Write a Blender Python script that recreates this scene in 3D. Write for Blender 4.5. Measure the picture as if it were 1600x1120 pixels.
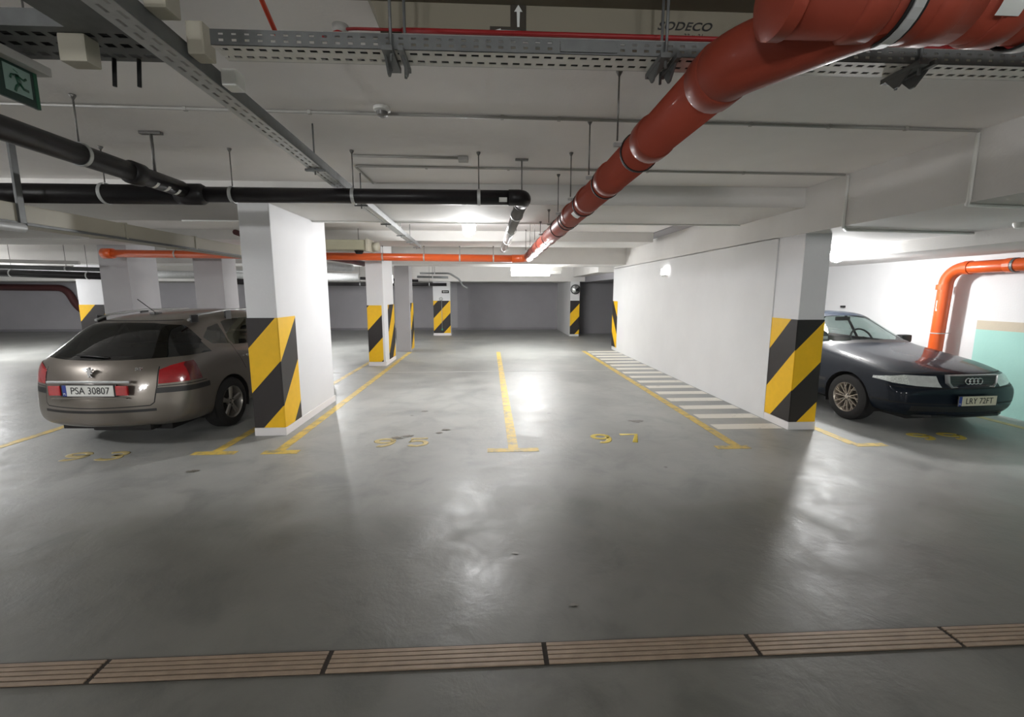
import bpy, bmesh, math, random
from mathutils import Vector, Matrix
from mathutils.bvhtree import BVHTree
random.seed(7)
PI = math.pi
SC = bpy.context.scene
for o in list(bpy.data.objects): bpy.data.objects.remove(o)
C = SC.collection

# ------------------------------------------------------------------ camera, world, exposure
cam = bpy.data.cameras.new('camera'); co = bpy.data.objects.new('camera', cam); C.objects.link(co)
cam.sensor_width = 36; cam.lens = 36*700/1600; cam.clip_start = .05; cam.clip_end = 200
co.location = (0, 0, 1.7); co.rotation_euler = (PI/2-math.radians(8.37), 0, -math.radians(2.91))
SC.camera = co
w = bpy.data.worlds.new('world'); SC.world = w; w.use_nodes = True
w.node_tree.nodes['Background'].inputs[0].default_value = (.9, .95, 1, 1)
w.node_tree.nodes['Background'].inputs[1].default_value = 0.0
SC.view_settings.view_transform = 'Standard'; SC.view_settings.look = 'None'
SC.view_settings.gamma = 1; SC.view_settings.use_curve_mapping = False
SC.view_settings.exposure = 1.95
SC.cycles.max_bounces = 10; SC.cycles.diffuse_bounces = 6; SC.cycles.transparent_max_bounces = 12
SC.cycles.sample_clamp_indirect = 4
SC.cycles.use_denoising = True

# garage lamps, with unseen fill lamps added: position, watts, size (the lamp bodies are built further down)
LAMPS = dict(
    centre=((-.30, 7.15, 2.68), 46),
    tube=((1.33, 12.8, 2.33), 46),
    right=((5.48, 6.95, 2.29), 44),
    left=((-4.9, 13.6, 2.12), 50),
    fill_far_left=((-13.5, 12.0, 2.3), 110),  # unseen lamp added to brighten the far left
    fill_left_bays=((-7.4, 3.0, 2.47), 55),  # unseen lamp added to lift the left ceiling, floor and estate car
    fill_aisle_right=((2.5, -5.5, 2.80), 80),  # unseen lamps from here on, added behind the viewer to light upright faces
    fill_aisle_left=((-4.2, -6.0, 2.80), 115),
    fill_aisle_far=((-12.0, -2.5, 2.80), 80),
)
def omni(name, loc, watts, rad=.09, col=(.985, .99, 1.0), down=None):
    l = bpy.data.lights.new(name, 'POINT'); l.energy = watts; l.shadow_soft_size = rad; l.color = col
    o = bpy.data.objects.new(name, l); C.objects.link(o); o.location = loc; return o

# ------------------------------------------------------------------ materials
def nt(name):
    m = bpy.data.materials.new(name); m.use_nodes = True
    return m, m.node_tree.nodes, m.node_tree.links, m.node_tree.nodes['Principled BSDF']
def srgb(c):
    return tuple(((x/255)/12.92 if x/255 <= .04045 else ((x/255+.055)/1.055)**2.4) for x in c)+(1,)
def simple(name, col, rough=.5, metal=0, coat=0, noise=0, nscale=8, bump=0, spec=None):
    m, N, L, b = nt(name)
    c = srgb(col); b.inputs['Base Color'].default_value = c
    b.inputs['Roughness'].default_value = rough; b.inputs['Metallic'].default_value = metal
    if coat: b.inputs['Coat Weight'].default_value = coat; b.inputs['Coat Roughness'].default_value = .06
    if spec is not None: b.inputs['Specular IOR Level'].default_value = spec
    t = N.new('ShaderNodeTexCoord'); n = N.new('ShaderNodeTexNoise'); n.inputs['Scale'].default_value = nscale
    n.inputs['Detail'].default_value = 6
    L.new(t.outputs['Object'], n.inputs['Vector'])
    r = N.new('ShaderNodeMapRange'); k = max(noise, .03)
    r.inputs['From Min'].default_value = .3; r.inputs['From Max'].default_value = .7
    r.inputs['To Min'].default_value = 1-k; r.inputs['To Max'].default_value = 1+k
    L.new(n.outputs['Fac'], r.inputs['Value'])
    mx = N.new('ShaderNodeVectorMath'); mx.operation = 'SCALE'; mx.inputs[0].default_value = c[:3]
    L.new(r.outputs[0], mx.inputs['Scale']); L.new(mx.outputs[0], b.inputs['Base Color'])
    if bump:
        bp = N.new('ShaderNodeBump'); bp.inputs['Strength'].default_value = bump; bp.inputs['Distance'].default_value = .02
        L.new(n.outputs['Fac'], bp.inputs['Height']); L.new(bp.outputs[0], b.inputs['Normal'])
    return m
def emit(name, col, strength):
    m, N, L, b = nt(name)
    b.inputs['Base Color'].default_value = (.9, .9, .9, 1)
    b.inputs['Emission Color'].default_value = (*col, 1); b.inputs['Emission Strength'].default_value = strength
    return m
def glass(name, tint, rough=.02, base=.06):
    m, N, L, b = nt(name); N.remove(b)
    out = N['Material Output']; tr = N.new('ShaderNodeBsdfTransparent'); gl = N.new('ShaderNodeBsdfGlossy')
    tr.inputs[0].default_value = (*tint, 1); gl.inputs['Roughness'].default_value = rough
    f = N.new('ShaderNodeFresnel'); f.inputs[0].default_value = 1.5
    a = N.new('ShaderNodeMath'); a.operation = 'MULTIPLY_ADD'; a.inputs[1].default_value = .55 if base < 0 else 1; a.inputs[2].default_value = max(base, -.02); a.use_clamp = True
    L.new(f.outputs[0], a.inputs[0]); mx = N.new('ShaderNodeMixShader')
    L.new(a.outputs[0], mx.inputs[0]); L.new(tr.outputs[0], mx.inputs[1]); L.new(gl.outputs[0], mx.inputs[2])
    L.new(mx.outputs[0], out.inputs[0]); return m

def mat_floor():
    m, N, L, b = nt('floor_concrete')
    t = N.new('ShaderNodeTexCoord')
    def noise(scale, detail=5, rough=.55, dist=0, vec=None):
        n = N.new('ShaderNodeTexNoise'); n.inputs['Scale'].default_value = scale; n.inputs['Detail'].default_value = detail
        n.inputs['Roughness'].default_value = rough; n.inputs['Distortion'].default_value = dist
        L.new(vec or t.outputs['Object'], n.inputs['Vector']); return n
    def ramp(src, pts):
        r = N.new('ShaderNodeValToRGB'); e = r.color_ramp.elements
        e[0].position, e[0].color = pts[0][0], pts[0][1]; e[1].position, e[1].color = pts[-1][0], pts[-1][1]
        for p, c in pts[1:-1]:
            x = e.new(p); x.color = c
        L.new(src, r.inputs[0]); return r
    big = noise(.55, 4, .6, .4); mid = noise(2.3, 8, .65, .6); fine = noise(55, 3)
    base = ramp(big.outputs['Fac'], [(.3, srgb((144, 145, 143))), (.7, srgb((170, 171, 168)))])
    worn = ramp(mid.outputs['Fac'], [(.32, (.62, .64, .64, 1)), (.5, (.93, .93, .92, 1)), (.72, (1.08, 1.07, 1.05, 1))])
    mx = N.new('ShaderNodeMix'); mx.data_type = 'RGBA'; mx.blend_type = 'MULTIPLY'; mx.inputs[0].default_value = .75
    L.new(base.outputs[0], mx.inputs[6]); L.new(worn.outputs[0], mx.inputs[7])
    # driving aisle in front of the bays (y < 3.6): foreground shade painted as darker, browner concrete
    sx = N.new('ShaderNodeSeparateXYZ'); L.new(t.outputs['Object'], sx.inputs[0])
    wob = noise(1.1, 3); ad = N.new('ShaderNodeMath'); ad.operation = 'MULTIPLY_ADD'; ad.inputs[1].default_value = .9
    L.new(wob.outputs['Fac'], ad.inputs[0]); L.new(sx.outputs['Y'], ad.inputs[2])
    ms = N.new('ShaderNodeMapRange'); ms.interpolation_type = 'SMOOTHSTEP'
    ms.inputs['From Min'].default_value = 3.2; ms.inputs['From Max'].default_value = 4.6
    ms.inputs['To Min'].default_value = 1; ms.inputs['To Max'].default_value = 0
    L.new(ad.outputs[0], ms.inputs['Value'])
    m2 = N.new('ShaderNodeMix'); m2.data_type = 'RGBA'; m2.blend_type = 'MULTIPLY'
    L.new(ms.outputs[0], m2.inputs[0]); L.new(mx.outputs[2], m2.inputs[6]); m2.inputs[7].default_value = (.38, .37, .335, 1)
    # oil drips
    v = N.new('ShaderNodeTexVoronoi'); v.inputs['Scale'].default_value = 1.5; v.inputs['Randomness'].default_value = 1
    wv = N.new('ShaderNodeVectorMath'); wv.operation = 'MULTIPLY_ADD'
    wn = noise(9, 3); L.new(wn.outputs['Color'], wv.inputs[0]); wv.inputs[1].default_value = (.09, .05, 0); L.new(t.outputs['Object'], wv.inputs[2])
    L.new(wv.outputs[0], v.inputs['Vector'])
    sp = ramp(v.outputs['Distance'], [(.018, (.35, .34, .32, 1)), (.04, (1, 1, 1, 1))])
    m3 = N.new('ShaderNodeMix'); m3.data_type = 'RGBA'; m3.blend_type = 'MULTIPLY'; m3.inputs[0].default_value = .8
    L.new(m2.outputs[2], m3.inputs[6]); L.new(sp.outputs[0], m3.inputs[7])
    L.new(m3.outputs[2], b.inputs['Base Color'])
    rr = ramp(mid.outputs['Fac'], [(.3, (.36, .36, .36, 1)), (.7, (.58, .58, .58, 1))])
    L.new(rr.outputs[0], b.inputs['Roughness'])
    b.inputs['Specular IOR Level'].default_value = .55
    bn = noise(3.2, 8, .6, .3)
    bp = N.new('ShaderNodeBump'); bp.inputs['Strength'].default_value = .35; bp.inputs['Distance'].default_value = .02
    L.new(bn.outputs['Fac'], bp.inputs['Height']); L.new(bp.outputs[0], b.inputs['Normal'])
    return m

def mat_plaster(name, col, marks=.04, board=False):
    m, N, L, b = nt(name)
    t = N.new('ShaderNodeTexCoord'); n = N.new('ShaderNodeTexNoise'); n.inputs['Scale'].default_value = 1.3
    n.inputs['Detail'].default_value = 8; n.inputs['Roughness'].default_value = .6
    L.new(t.outputs['Object'], n.inputs['Vector'])
    r = N.new('ShaderNodeMapRange'); r.inputs['From Min'].default_value = .3; r.inputs['From Max'].default_value = .7
    r.inputs['To Min'].default_value = 1-marks; r.inputs['To Max'].default_value = 1+marks*.6
    L.new(n.outputs['Fac'], r.inputs['Value'])
    s = N.new('ShaderNodeVectorMath'); s.operation = 'SCALE'; s.inputs[0].default_value = srgb(col)[:3]
    L.new(r.outputs[0], s.inputs['Scale']); L.new(s.outputs[0], b.inputs['Base Color'])
    b.inputs['Roughness'].default_value = .8
    n2 = N.new('ShaderNodeTexNoise'); n2.inputs['Scale'].default_value = 40; n2.inputs['Detail'].default_value = 4
    L.new(t.outputs['Object'], n2.inputs['Vector'])
    bp = N.new('ShaderNodeBump'); bp.inputs['Strength'].default_value = .12; bp.inputs['Distance'].default_value = .01
    L.new(n2.outputs['Fac'], bp.inputs['Height']); L.new(bp.outputs[0], b.inputs['Normal'])
    return m

def mat_stripes():
    m, N, L, b = nt('hazard_stripes')
    uv = N.new('ShaderNodeUVMap'); uv.uv_map = 'UVMap'; sx = N.new('ShaderNodeSeparateXYZ'); L.new(uv.outputs[0], sx.inputs[0])
    fr = N.new('ShaderNodeMath'); fr.operation = 'FRACT'; L.new(sx.outputs['X'], fr.inputs[0])
    gt = N.new('ShaderNodeMath'); gt.operation = 'GREATER_THAN'; gt.inputs[1].default_value = .5; L.new(fr.outputs[0], gt.inputs[0])
    mx = N.new('ShaderNodeMix'); mx.data_type = 'RGBA'; L.new(gt.outputs[0], mx.inputs[0])
    mx.inputs[6].default_value = srgb((36, 31, 31)); mx.inputs[7].default_value = srgb((236, 186, 16))
    n = N.new('ShaderNodeTexNoise'); n.inputs['Scale'].default_value = 14; n.inputs['Detail'].default_value = 6
    t = N.new('ShaderNodeTexCoord'); L.new(t.outputs['Object'], n.inputs['Vector'])
    r = N.new('ShaderNodeMapRange'); r.inputs['To Min'].default_value = .92; r.inputs['To Max'].default_value = 1.08; L.new(n.outputs['Fac'], r.inputs['Value'])
    s = N.new('ShaderNodeVectorMath'); s.operation = 'SCALE'; L.new(mx.outputs[2], s.inputs[0]); L.new(r.outputs[0], s.inputs['Scale'])
    L.new(s.outputs[0], b.inputs['Base Color']); b.inputs['Roughness'].default_value = .45
    return m

def mat_paintline(name, col, wear=.5):
    m, N, L, b = nt(name)
    t = N.new('ShaderNodeTexCoord'); n = N.new('ShaderNodeTexNoise'); n.inputs['Scale'].default_value = 7; n.inputs['Detail'].default_value = 9
    n.inputs['Roughness'].default_value = .7; L.new(t.outputs['Object'], n.inputs['Vector'])
    r = N.new('ShaderNodeValToRGB'); e = r.color_ramp.elements
    e[0].position = .30+wear*.12; e[0].color = srgb((138, 134, 116)); e[1].position = .52+wear*.1; e[1].color = srgb(col)
    L.new(n.outputs['Fac'], r.inputs[0]); L.new(r.outputs[0], b.inputs['Base Color']); b.inputs['Roughness'].default_value = .5
    return m

M = dict(
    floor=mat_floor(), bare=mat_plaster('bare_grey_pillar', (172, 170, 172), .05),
    wall=mat_plaster('wall_white_paint', (214, 214, 214)),
    pillar=mat_plaster('pillar_white_paint', (220, 220, 222), .03),
    plinth=mat_plaster('plinth_paint', (226, 222, 222), .03),
    ceil=mat_plaster('ceiling_concrete', (236, 233, 231), .05),
    beam=mat_plaster('beam_concrete', (208, 206, 203), .05),
    wallgrey=mat_plaster('recess_shade_grey', (156, 154, 158), .06),
    wallmid=mat_plaster('wall_midgrey_paint', (176, 174, 178), .06),
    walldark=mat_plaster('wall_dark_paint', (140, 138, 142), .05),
    teal=mat_plaster('wall_teal_paint', (160, 205, 195), .04),
    beige=mat_plaster('wall_beige_band', (190, 180, 160), .08),
    stripes=mat_stripes(),
    yellow=mat_paintline('yellow_line_paint', (214, 184, 88), .2),
    ynum=simple('yellow_number_paint', (214, 190, 84), .5, noise=.12, nscale=20),
    white=mat_paintline('white_line_paint', (226, 222, 212), -1.0),
    yfaint=simple('faded_yellow_paint', (184, 166, 112), .5, noise=.18, nscale=14),
    wline=simple('thin_white_line', (190, 190, 186), .6),
    orange=simple('orange_pvc', (146, 64, 48), .45, coat=.08, spec=.25, noise=.05, nscale=3),
    orange2=simple('orange_pvc_bright', (214, 92, 40), .3, coat=.3, noise=.05, nscale=3),
    darkred=simple('dark_red_pipe', (92, 52, 52), .5, noise=.08),
    blackpipe=simple('black_insulated_pipe', (30, 27, 30), .38, noise=.08, nscale=12, spec=.4),
    greypipe=simple('grey_pipe', (112, 110, 108), .3, coat=.5, noise=.05),
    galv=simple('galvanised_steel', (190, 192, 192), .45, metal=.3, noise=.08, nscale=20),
    galvdark=simple('galvanised_steel_side', (104, 106, 106), .5, metal=.3, noise=.1, nscale=20),  # steel darkened for the shaded tray sides; other steelwork shares it
    galvlit=simple('galvanised_steel_lit_underside', (222, 220, 214), .5, metal=.1, noise=.06, nscale=20),  # same steel lightened to paint the bounce light under the tray
    rod=simple('threaded_rod', (120, 118, 116), .45, metal=.6, noise=.1, nscale=60),
    rubber=simple('black_rubber', (22, 20, 20), .7),
    conduit=simple('grey_conduit', (168, 166, 162), .5, noise=.05),
    whiteplastic=simple('white_plastic', (226, 226, 222), .45),
    duct=simple('duct_beige', (170, 165, 150), .5, noise=.05, nscale=2),
    ductdark=simple('duct_brownish', (122, 116, 101), .6, noise=.05, nscale=2),
    ductgreen=simple('duct_khaki', (158, 154, 132), .55, noise=.05, nscale=2),
    redcable=simple('red_cable', (140, 24, 26), .5),
    orangecable=simple('orange_cable', (196, 66, 42), .5),
    black=simple('black_paint', (20, 20, 20), .5),
    signwhite=simple('sign_white', (205, 208, 205), .5),
    signbrown=simple('sign_dark_brown', (44, 38, 28), .5),
    grate=simple('grate_steel', (140, 122, 104), .5, metal=.2, noise=.12, nscale=14),
    gratedark=simple('drain_channel', (44, 36, 28), .9),
    lampglow=emit('lamp_glow', (1, .99, .96), 40),
    tubeglow=emit('tube_glow', (1, 1, .97), 22),
    exitgreen=simple('exit_green', (14, 46, 38), .35),
    exitwhite=simple('exit_pictogram', (122, 146, 138), .35),
    mirror=simple('mirror_glass', (225, 228, 230), .04, metal=1),
    dark=simple('dark_plastic', (28, 28, 30), .6),
)

# ------------------------------------------------------------------ mesh helpers
def obj(name, bm, mat, parent=None, smooth=False, loc=None):
    me = bpy.data.meshes.new(name); bmesh.ops.recalc_face_normals(bm, faces=bm.faces) if bm.faces else None
    bm.to_mesh(me); bm.free()
    for x in (mat if isinstance(mat, (list, tuple)) else [mat]): me.materials.append(x)
    if smooth:
        for p in me.polygons: p.use_smooth = True
        try: me.set_sharp_from_angle(angle=math.radians(38))
        except Exception: pass
    o = bpy.data.objects.new(name, me); C.objects.link(o)
    if parent is not None: o.parent = parent
    if loc: o.location = loc
    return o
def tag(o, label, cat, group=None, kind=None):
    o['label'] = label; o['category'] = cat
    if group: o['group'] = group
    if kind: o['kind'] = kind
    return o
def thing(name, label, cat, loc=(0, 0, 0), rz=0, group=None):
    o = bpy.data.objects.new(name, None); C.objects.link(o); o.location = loc; o.rotation_euler = (0, 0, rz)
    return tag(o, label, cat, group)
def struct(name, bm, mat, smooth=False, label=None):
    o = obj(name, bm, mat, None, smooth); o['kind'] = 'structure'
    if label: o['label'] = label
    return o
def box(bm, a, b, bevel=0, mi=0, mat=None):
    r = bmesh.ops.create_cube(bm, size=1); vs = r['verts']
    s = [b[i]-a[i] for i in range(3)]; c = [(a[i]+b[i])/2 for i in range(3)]
    for v in vs:
        v.co = Vector((v.co.x*s[0]+c[0], v.co.y*s[1]+c[1], v.co.z*s[2]+c[2]))
        if mat: v.co = mat @ v.co
    fs = set(f for v in vs for f in v.link_faces)
    for f in fs: f.material_index = mi
    if bevel:
        es = list(set(e for v in vs for e in v.link_edges))
        bmesh.ops.bevel(bm, geom=es, offset=bevel, segments=2, affect='EDGES', profile=.7)
    return bm
def B(a, b, bevel=0):
    bm = bmesh.new(); return box(bm, a, b, bevel)
def fillet(pts, r, n=8):
    pts = [Vector(p) for p in pts]; out = [pts[0]]
    for i in range(1, len(pts)-1):
        p0, p, p1 = pts[i-1], pts[i], pts[i+1]
        d0 = (p0-p); d1 = (p1-p); rr = min(r, d0.length*.49, d1.length*.49)
        a = p+d0.normalized()*rr; c = p+d1.normalized()*rr
        for k in range(n+1):
            t = k/n; out.append(a*(1-t)**2+p*2*t*(1-t)+c*t*t)
    out.append(pts[-1]); return out
def tube(bm, pts, r, seg=16, cap=True, mi=0):
    pts = [Vector(p) for p in pts]; rings = []
    t0 = (pts[1]-pts[0]).normalized(); up = Vector((0, 0, 1)) if abs(t0.z) < .9 else Vector((1, 0, 0))
    u = t0.cross(up).normalized()
    for i, p in enumerate(pts):
        if i == 0: t = pts[1]-pts[0]
        elif i == len(pts)-1: t = pts[-1]-pts[-2]
        else: t = (pts[i+1]-pts[i]).normalized()+(pts[i]-pts[i-1]).normalized()
        t.normalize(); u = (u-t*u.dot(t)).normalized(); v = t.cross(u)
        rad = r[i] if isinstance(r, (list, tuple)) else r
        rings.append([bm.verts.new(p+u*math.cos(2*PI*k/seg)*rad+v*math.sin(2*PI*k/seg)*rad) for k in range(seg)])
    for a, b in zip(rings, rings[1:]):
        for k in range(seg):
            f = bm.faces.new((a[k], a[(k+1) % seg], b[(k+1) % seg], b[k])); f.material_index = mi; f.smooth = True
    if cap:
        for rg in (rings[0], rings[-1]):
            f = bm.faces.new(rg); f.material_index = mi
    return bm
def T(pts, r, seg=16):
    bm = bmesh.new(); return tube(bm, pts, r, seg)
def ring(bm, c, axis, R, wdt, th, seg=28):
    """flat hoop (pipe clamp) round a point"""
    axis = Vector(axis).normalized(); up = Vector((0, 0, 1)) if abs(axis.z) < .9 else Vector((1, 0, 0))
    u = axis.cross(up).normalized(); v = axis.cross(u); c = Vector(c); rr = []
    for k in range(seg):
        a = 2*PI*k/seg; d = u*math.cos(a)+v*math.sin(a)
        rr.append([bm.verts.new(c+d*q+axis*s) for q, s in ((R, -wdt/2), (R+th, -wdt/2), (R+th, wdt/2), (R, wdt/2))])
    for k in range(seg):
        a, b = rr[k], rr[(k+1) % seg]
        for j in range(4): bm.faces.new((a[j], a[(j+1) % 4], b[(j+1) % 4], b[j]))
    return bm
def lathe(bm, prof, c=(0, 0, 0), axis='Z', seg=32, mi=0):
    """prof: list of (radius, height) round an axis"""
    c = Vector(c); rings = []
    def P(r, h, a):
        x, y = r*math.cos(a), r*math.sin(a)
        return c+(Vector((x, y, h)) if axis == 'Z' else Vector((h, x, y)) if axis == 'X' else Vector((x, h, y)))
    for r, h in prof:
        if r < 1e-6: rings.append([bm.verts.new(P(0, h, 0))])
        else: rings.append([bm.verts.new(P(r, h, 2*PI*k/seg)) for k in range(seg)])
    for a, b in zip(rings, rings[1:]):
        for k in range(seg):
            k2 = (k+1) % seg
            if len(a) == 1 and len(b) == 1: continue
            vs = (a[0], b[k2], b[k]) if len(a) == 1 else (a[k], a[k2], b[0]) if len(b) == 1 else (a[k], a[k2], b[k2], b[k])
            f = bm.faces.new(vs); f.material_index = mi; f.smooth = True
    return bm
def prism(bm, poly, a, b, axis='Y', mi=0):
    """2D polygon extruded between a and b along axis"""
    def P(u, v, w): return Vector((u, w, v)) if axis == 'Y' else Vector((w, u, v)) if axis == 'X' else Vector((u, v, w))
    A = [bm.verts.new(P(u, v, a)) for u, v in poly]; Bv = [bm.verts.new(P(u, v, b)) for u, v in poly]
    n = len(poly); fs = [bm.faces.new(A), bm.faces.new(Bv)]
    for k in range(n): fs.append(bm.faces.new((A[k], A[(k+1) % n], Bv[(k+1) % n], Bv[k])))
    for f in fs: f.material_index = mi
    return bm
def text_mesh(s, size, extrude=.001, shear=0, spacing=1, bold=0):
    cu = bpy.data.curves.new('t', 'FONT'); cu.body = s; cu.size = size; cu.extrude = extrude; cu.shear = shear
    cu.align_x = 'CENTER'; cu.align_y = 'CENTER'; cu.space_character = spacing; cu.offset = bold
    o = bpy.data.objects.new('t', cu); C.objects.link(o)
    bpy.context.view_layer.update()
    me = bpy.data.meshes.new_from_object(o.evaluated_get(bpy.context.evaluated_depsgraph_get()))
    bpy.data.objects.remove(o); bpy.data.curves.remove(cu); return me
def text_obj(name, s, size, mat, parent, loc, rot, extrude=.001, shear=0, spacing=1, sx=1, bold=0):
    me = text_mesh(s, size, extrude, shear, spacing, bold); me.materials.clear(); me.materials.append(mat)
    if sx != 1:
        for v in me.vertices: v.co.x *= sx
    o = bpy.data.objects.new(name, me); C.objects.link(o); o.parent = parent; o.location = loc; o.rotation_euler = rot
    return o

# ------------------------------------------------------------------ the setting
H = 2.915
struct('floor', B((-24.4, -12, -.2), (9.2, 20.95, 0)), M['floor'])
struct('ceiling', B((-24.4, -12, H), (3.72, 20.95, H+.2)), M['ceil'])
bm = bmesh.new(); box(bm, (3.72, -12, 2.39), (5.60, 20.95, 3.1)); struct('ceiling_low', bm, M['beam'])
bm = bmesh.new(); box(bm, (5.60, -12, 2.235), (9.2, 20.95, 3.1)); struct('ceiling_low', bm, M['beam'])
# transverse downstand beams
def beam(x0, x1, y0, y1, z): return struct('beam', B((x0, y0, z), (x1, y1, H+.001)), M['beam'])
beam(-24.2, 3.72, 5.30, 6.68, 2.69)
beam(-24.2, 3.36, 9.25, 10.40, 2.72)
beam(-24.2, 3.72, 12.25, 13.40, 2.45)
struct('ceiling_back', B((-24.2, 17.45, 2.12), (3.72, 20.95, H+.001)), M['beam'])
struct('recess_shade_panel', B((3.38, 7.9, 2.895), (3.718, 11.2, H)), M['wallgrey'])  # dark sheet added to paint the shade in the ceiling recess
# walls
struct('wall_back', B((-1.45, 20.75, 0), (9.2, 20.95, H)), M['wallgrey'])
struct('wall_back', B((-24.2, 20.75, 0), (-1.45, 20.95, H)), M['wallmid'])
struct('trim_1', B((-24.2, 20.735, 0), (3.2, 20.75, .10)), M['walldark'])
struct('wall_left', B((-24.4, -12, 0), (-24.2, 20.95, H)), M['wall'])
struct('wall_front', B((-24.4, -12.2, 0), (9.4, -12, 3.1)), M['wall'])
struct('wall_right', B((3.72, 5.74, 0), (4.02, 13.40, 2.40)), M['wall'])
struct('wall_right', B((4.02, 9.62, 0), (7.15, 9.82, 2.40)), M['wall'])
struct('wall_right', B((7.15, -12, 0), (7.35, 9.82, 2.40)), M['wall'])
bm = bmesh.new(); box(bm, (7.142, -12, 0), (7.1501, 6.22, 1.17)); struct('trim_2', bm, M['teal'])
bm = bmesh.new(); box(bm, (7.142, -12, 1.17), (7.1501, 6.22, 1.30)); struct('trim_3', bm, M['beige'])
struct('wall_back', B((3.16, 17.45, 0), (3.52, 20.75, 2.13)), M['wall'])
struct('wall_back', B((3.52, 18.6, 0), (9.2, 18.8, 2.4)), M['walldark'])
struct('wall_right', B((9.0, 9.82, 0), (9.2, 18.6, 2.4)), M['walldark'])
struct('beam', B((3.25, 13.40, 2.30), (3.72, 17.45, H)), M['beam'])
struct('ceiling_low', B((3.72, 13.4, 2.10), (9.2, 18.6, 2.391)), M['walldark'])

def pillar(x0, x1, y0, y1, z, plinth=True, m='pillar'):
    o = struct('pillar', B((x0, y0, 0), (x1, y1, z), .012), M[m])
    if plinth: obj('plinth', B((x0-.012, y0-.012, 0), (x1+.012, y1+.012, .095), .004), M['plinth'], o)
    return o
pillar(-2.80, -2.455, 5.34, 7.07, H)
pillar(3.735, 4.06, 5.25, 5.75, 2.40)
pillar(-2.80, -2.42, 10.5, 11.58, H)
pillar(-2.68, -2.27, 13.05, 13.6, H, False, 'bare')
pillar(-2.21, -1.53, 18.0, 18.5, 2.13)
pillar(-8.50, -7.90, 10.42, 11.3, H, False, 'bare')
pillar(-6.52, -5.90, 10.42, 10.98, H, False, 'bare')
pillar(-11.27, -10.60, 13.0, 13.5, H, False)
pillar(-9.1, -8.5, 17.9, 18.4, 2.13, False)

# ------------------------------------------------------------------ striped column guards
def guard(segs, z0, z1, off, label, th=.008, period=1.04, flip=1, slope=1.08):
    """segs: list of (p, q, u0, u1, outward normal) plan segments; one bent sheet"""
    bm = bmesh.new(); uv = bm.loops.layers.uv.new('UVMap')
    for (p, q, u0, u1, n) in segs:
        n = Vector((*n, 0)); P = Vector((*p, 0)); Q = Vector((*q, 0))
        vs = {}
        for a, (pt, u) in enumerate(((P, u0), (Q, u1))):
            for bz, z in enumerate((z0, z1)):
                for d in (0, 1): vs[a, bz, d] = (bm.verts.new(pt+n*(.001+th*d)+Vector((0, 0, z))), u, z)
        for keys in (((0, 0, 1), (1, 0, 1), (1, 1, 1), (0, 1, 1)), ((0, 0, 0), (0, 1, 0), (1, 1, 0), (1, 0, 0)),
                     ((0, 0, 0), (1, 0, 0), (1, 0, 1), (0, 0, 1)), ((0, 1, 0), (0, 1, 1), (1, 1, 1), (1, 1, 0)),
                     ((0, 0, 0), (0, 0, 1), (0, 1, 1), (0, 1, 0)), ((1, 0, 0), (1, 1, 0), (1, 1, 1), (1, 0, 1))):
            f = bm.faces.new([vs[k][0] for k in keys])
            for l, k in zip(f.loops, keys):
                _, u, z = vs[k]; l[uv].uv = ((z-slope*u*flip-off)/period, z)
    o = obj('column_guard', bm, M['stripes']); return tag(o, label, 'column guard', 'striped column guards')
# off: p where black begins ; black for frac<.5
guard([((-2.805, 5.34), (-2.455, 5.34), -.35, 0, (0, -1)), ((-2.455, 5.334), (-2.455, 5.80), 0, .46, (1, 0))], .10, 1.41, .364,
      'large black and yellow striped guard wrapped round the white wall-like pillar beside the estate car', period=1.07)
guard([((3.735, 5.75), (3.735, 5.245), -.505, 0, (-1, 0)), ((3.735, 5.25), (4.065, 5.25), 0, .33, (0, -1))], .10, 1.375, 0,
      'large black and yellow striped guard wrapped round the pillar in front of the dark saloon', period=1.0)
guard([((-2.80, 10.5), (-2.47, 10.5), -.33, 0, (0, -1))], .10, 1.41, .67,
      'mid-distance striped guard on the front of the second pillar from the left, mostly yellow', period=1.04)
guard([((-2.42, 10.9), (-2.42, 11.58), .35, 1.0, (1, 0))], .10, 1.41, .4,
      'narrow striped guard seen edge-on along the side of the second pillar', period=1.05)
guard([((-2.27, 13.15), (-2.27, 13.6), 0, .45, (1, 0))], .06, 1.40, .1,
      'thin sliver of striped guard on the side of the slim grey pillar', period=1.05)
guard([((-2.205, 18.0), (-1.535, 18.0), -.34, .33, (0, -1))], .10, 1.38, .05,
      'far striped guard on the pillar carrying a small black arrow sign', period=1.0)
guard([((3.16, 17.45), (3.52, 17.45), -.2, .16, (0, -1))], .08, 1.39, .10,
      'far striped guard on the wall end below the round mirror', period=1.0)
guard([((3.72, 12.9), (3.72, 13.4), -.5, 0, (-1, 0))], .10, 1.45, .05,
      'striped guard seen almost edge-on at the far end of the long white wall', period=1.0)
guard([((-11.27, 13.0), (-10.61, 13.0), -.2, .46, (0, -1)), ((-10.60, 13.0), (-10.60, 13.5), .47, .97, (1, 0))], .10, 1.37, .62,
      'striped guard on the far left pillar, peeping above the estate car roof', period=1.0)

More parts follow.
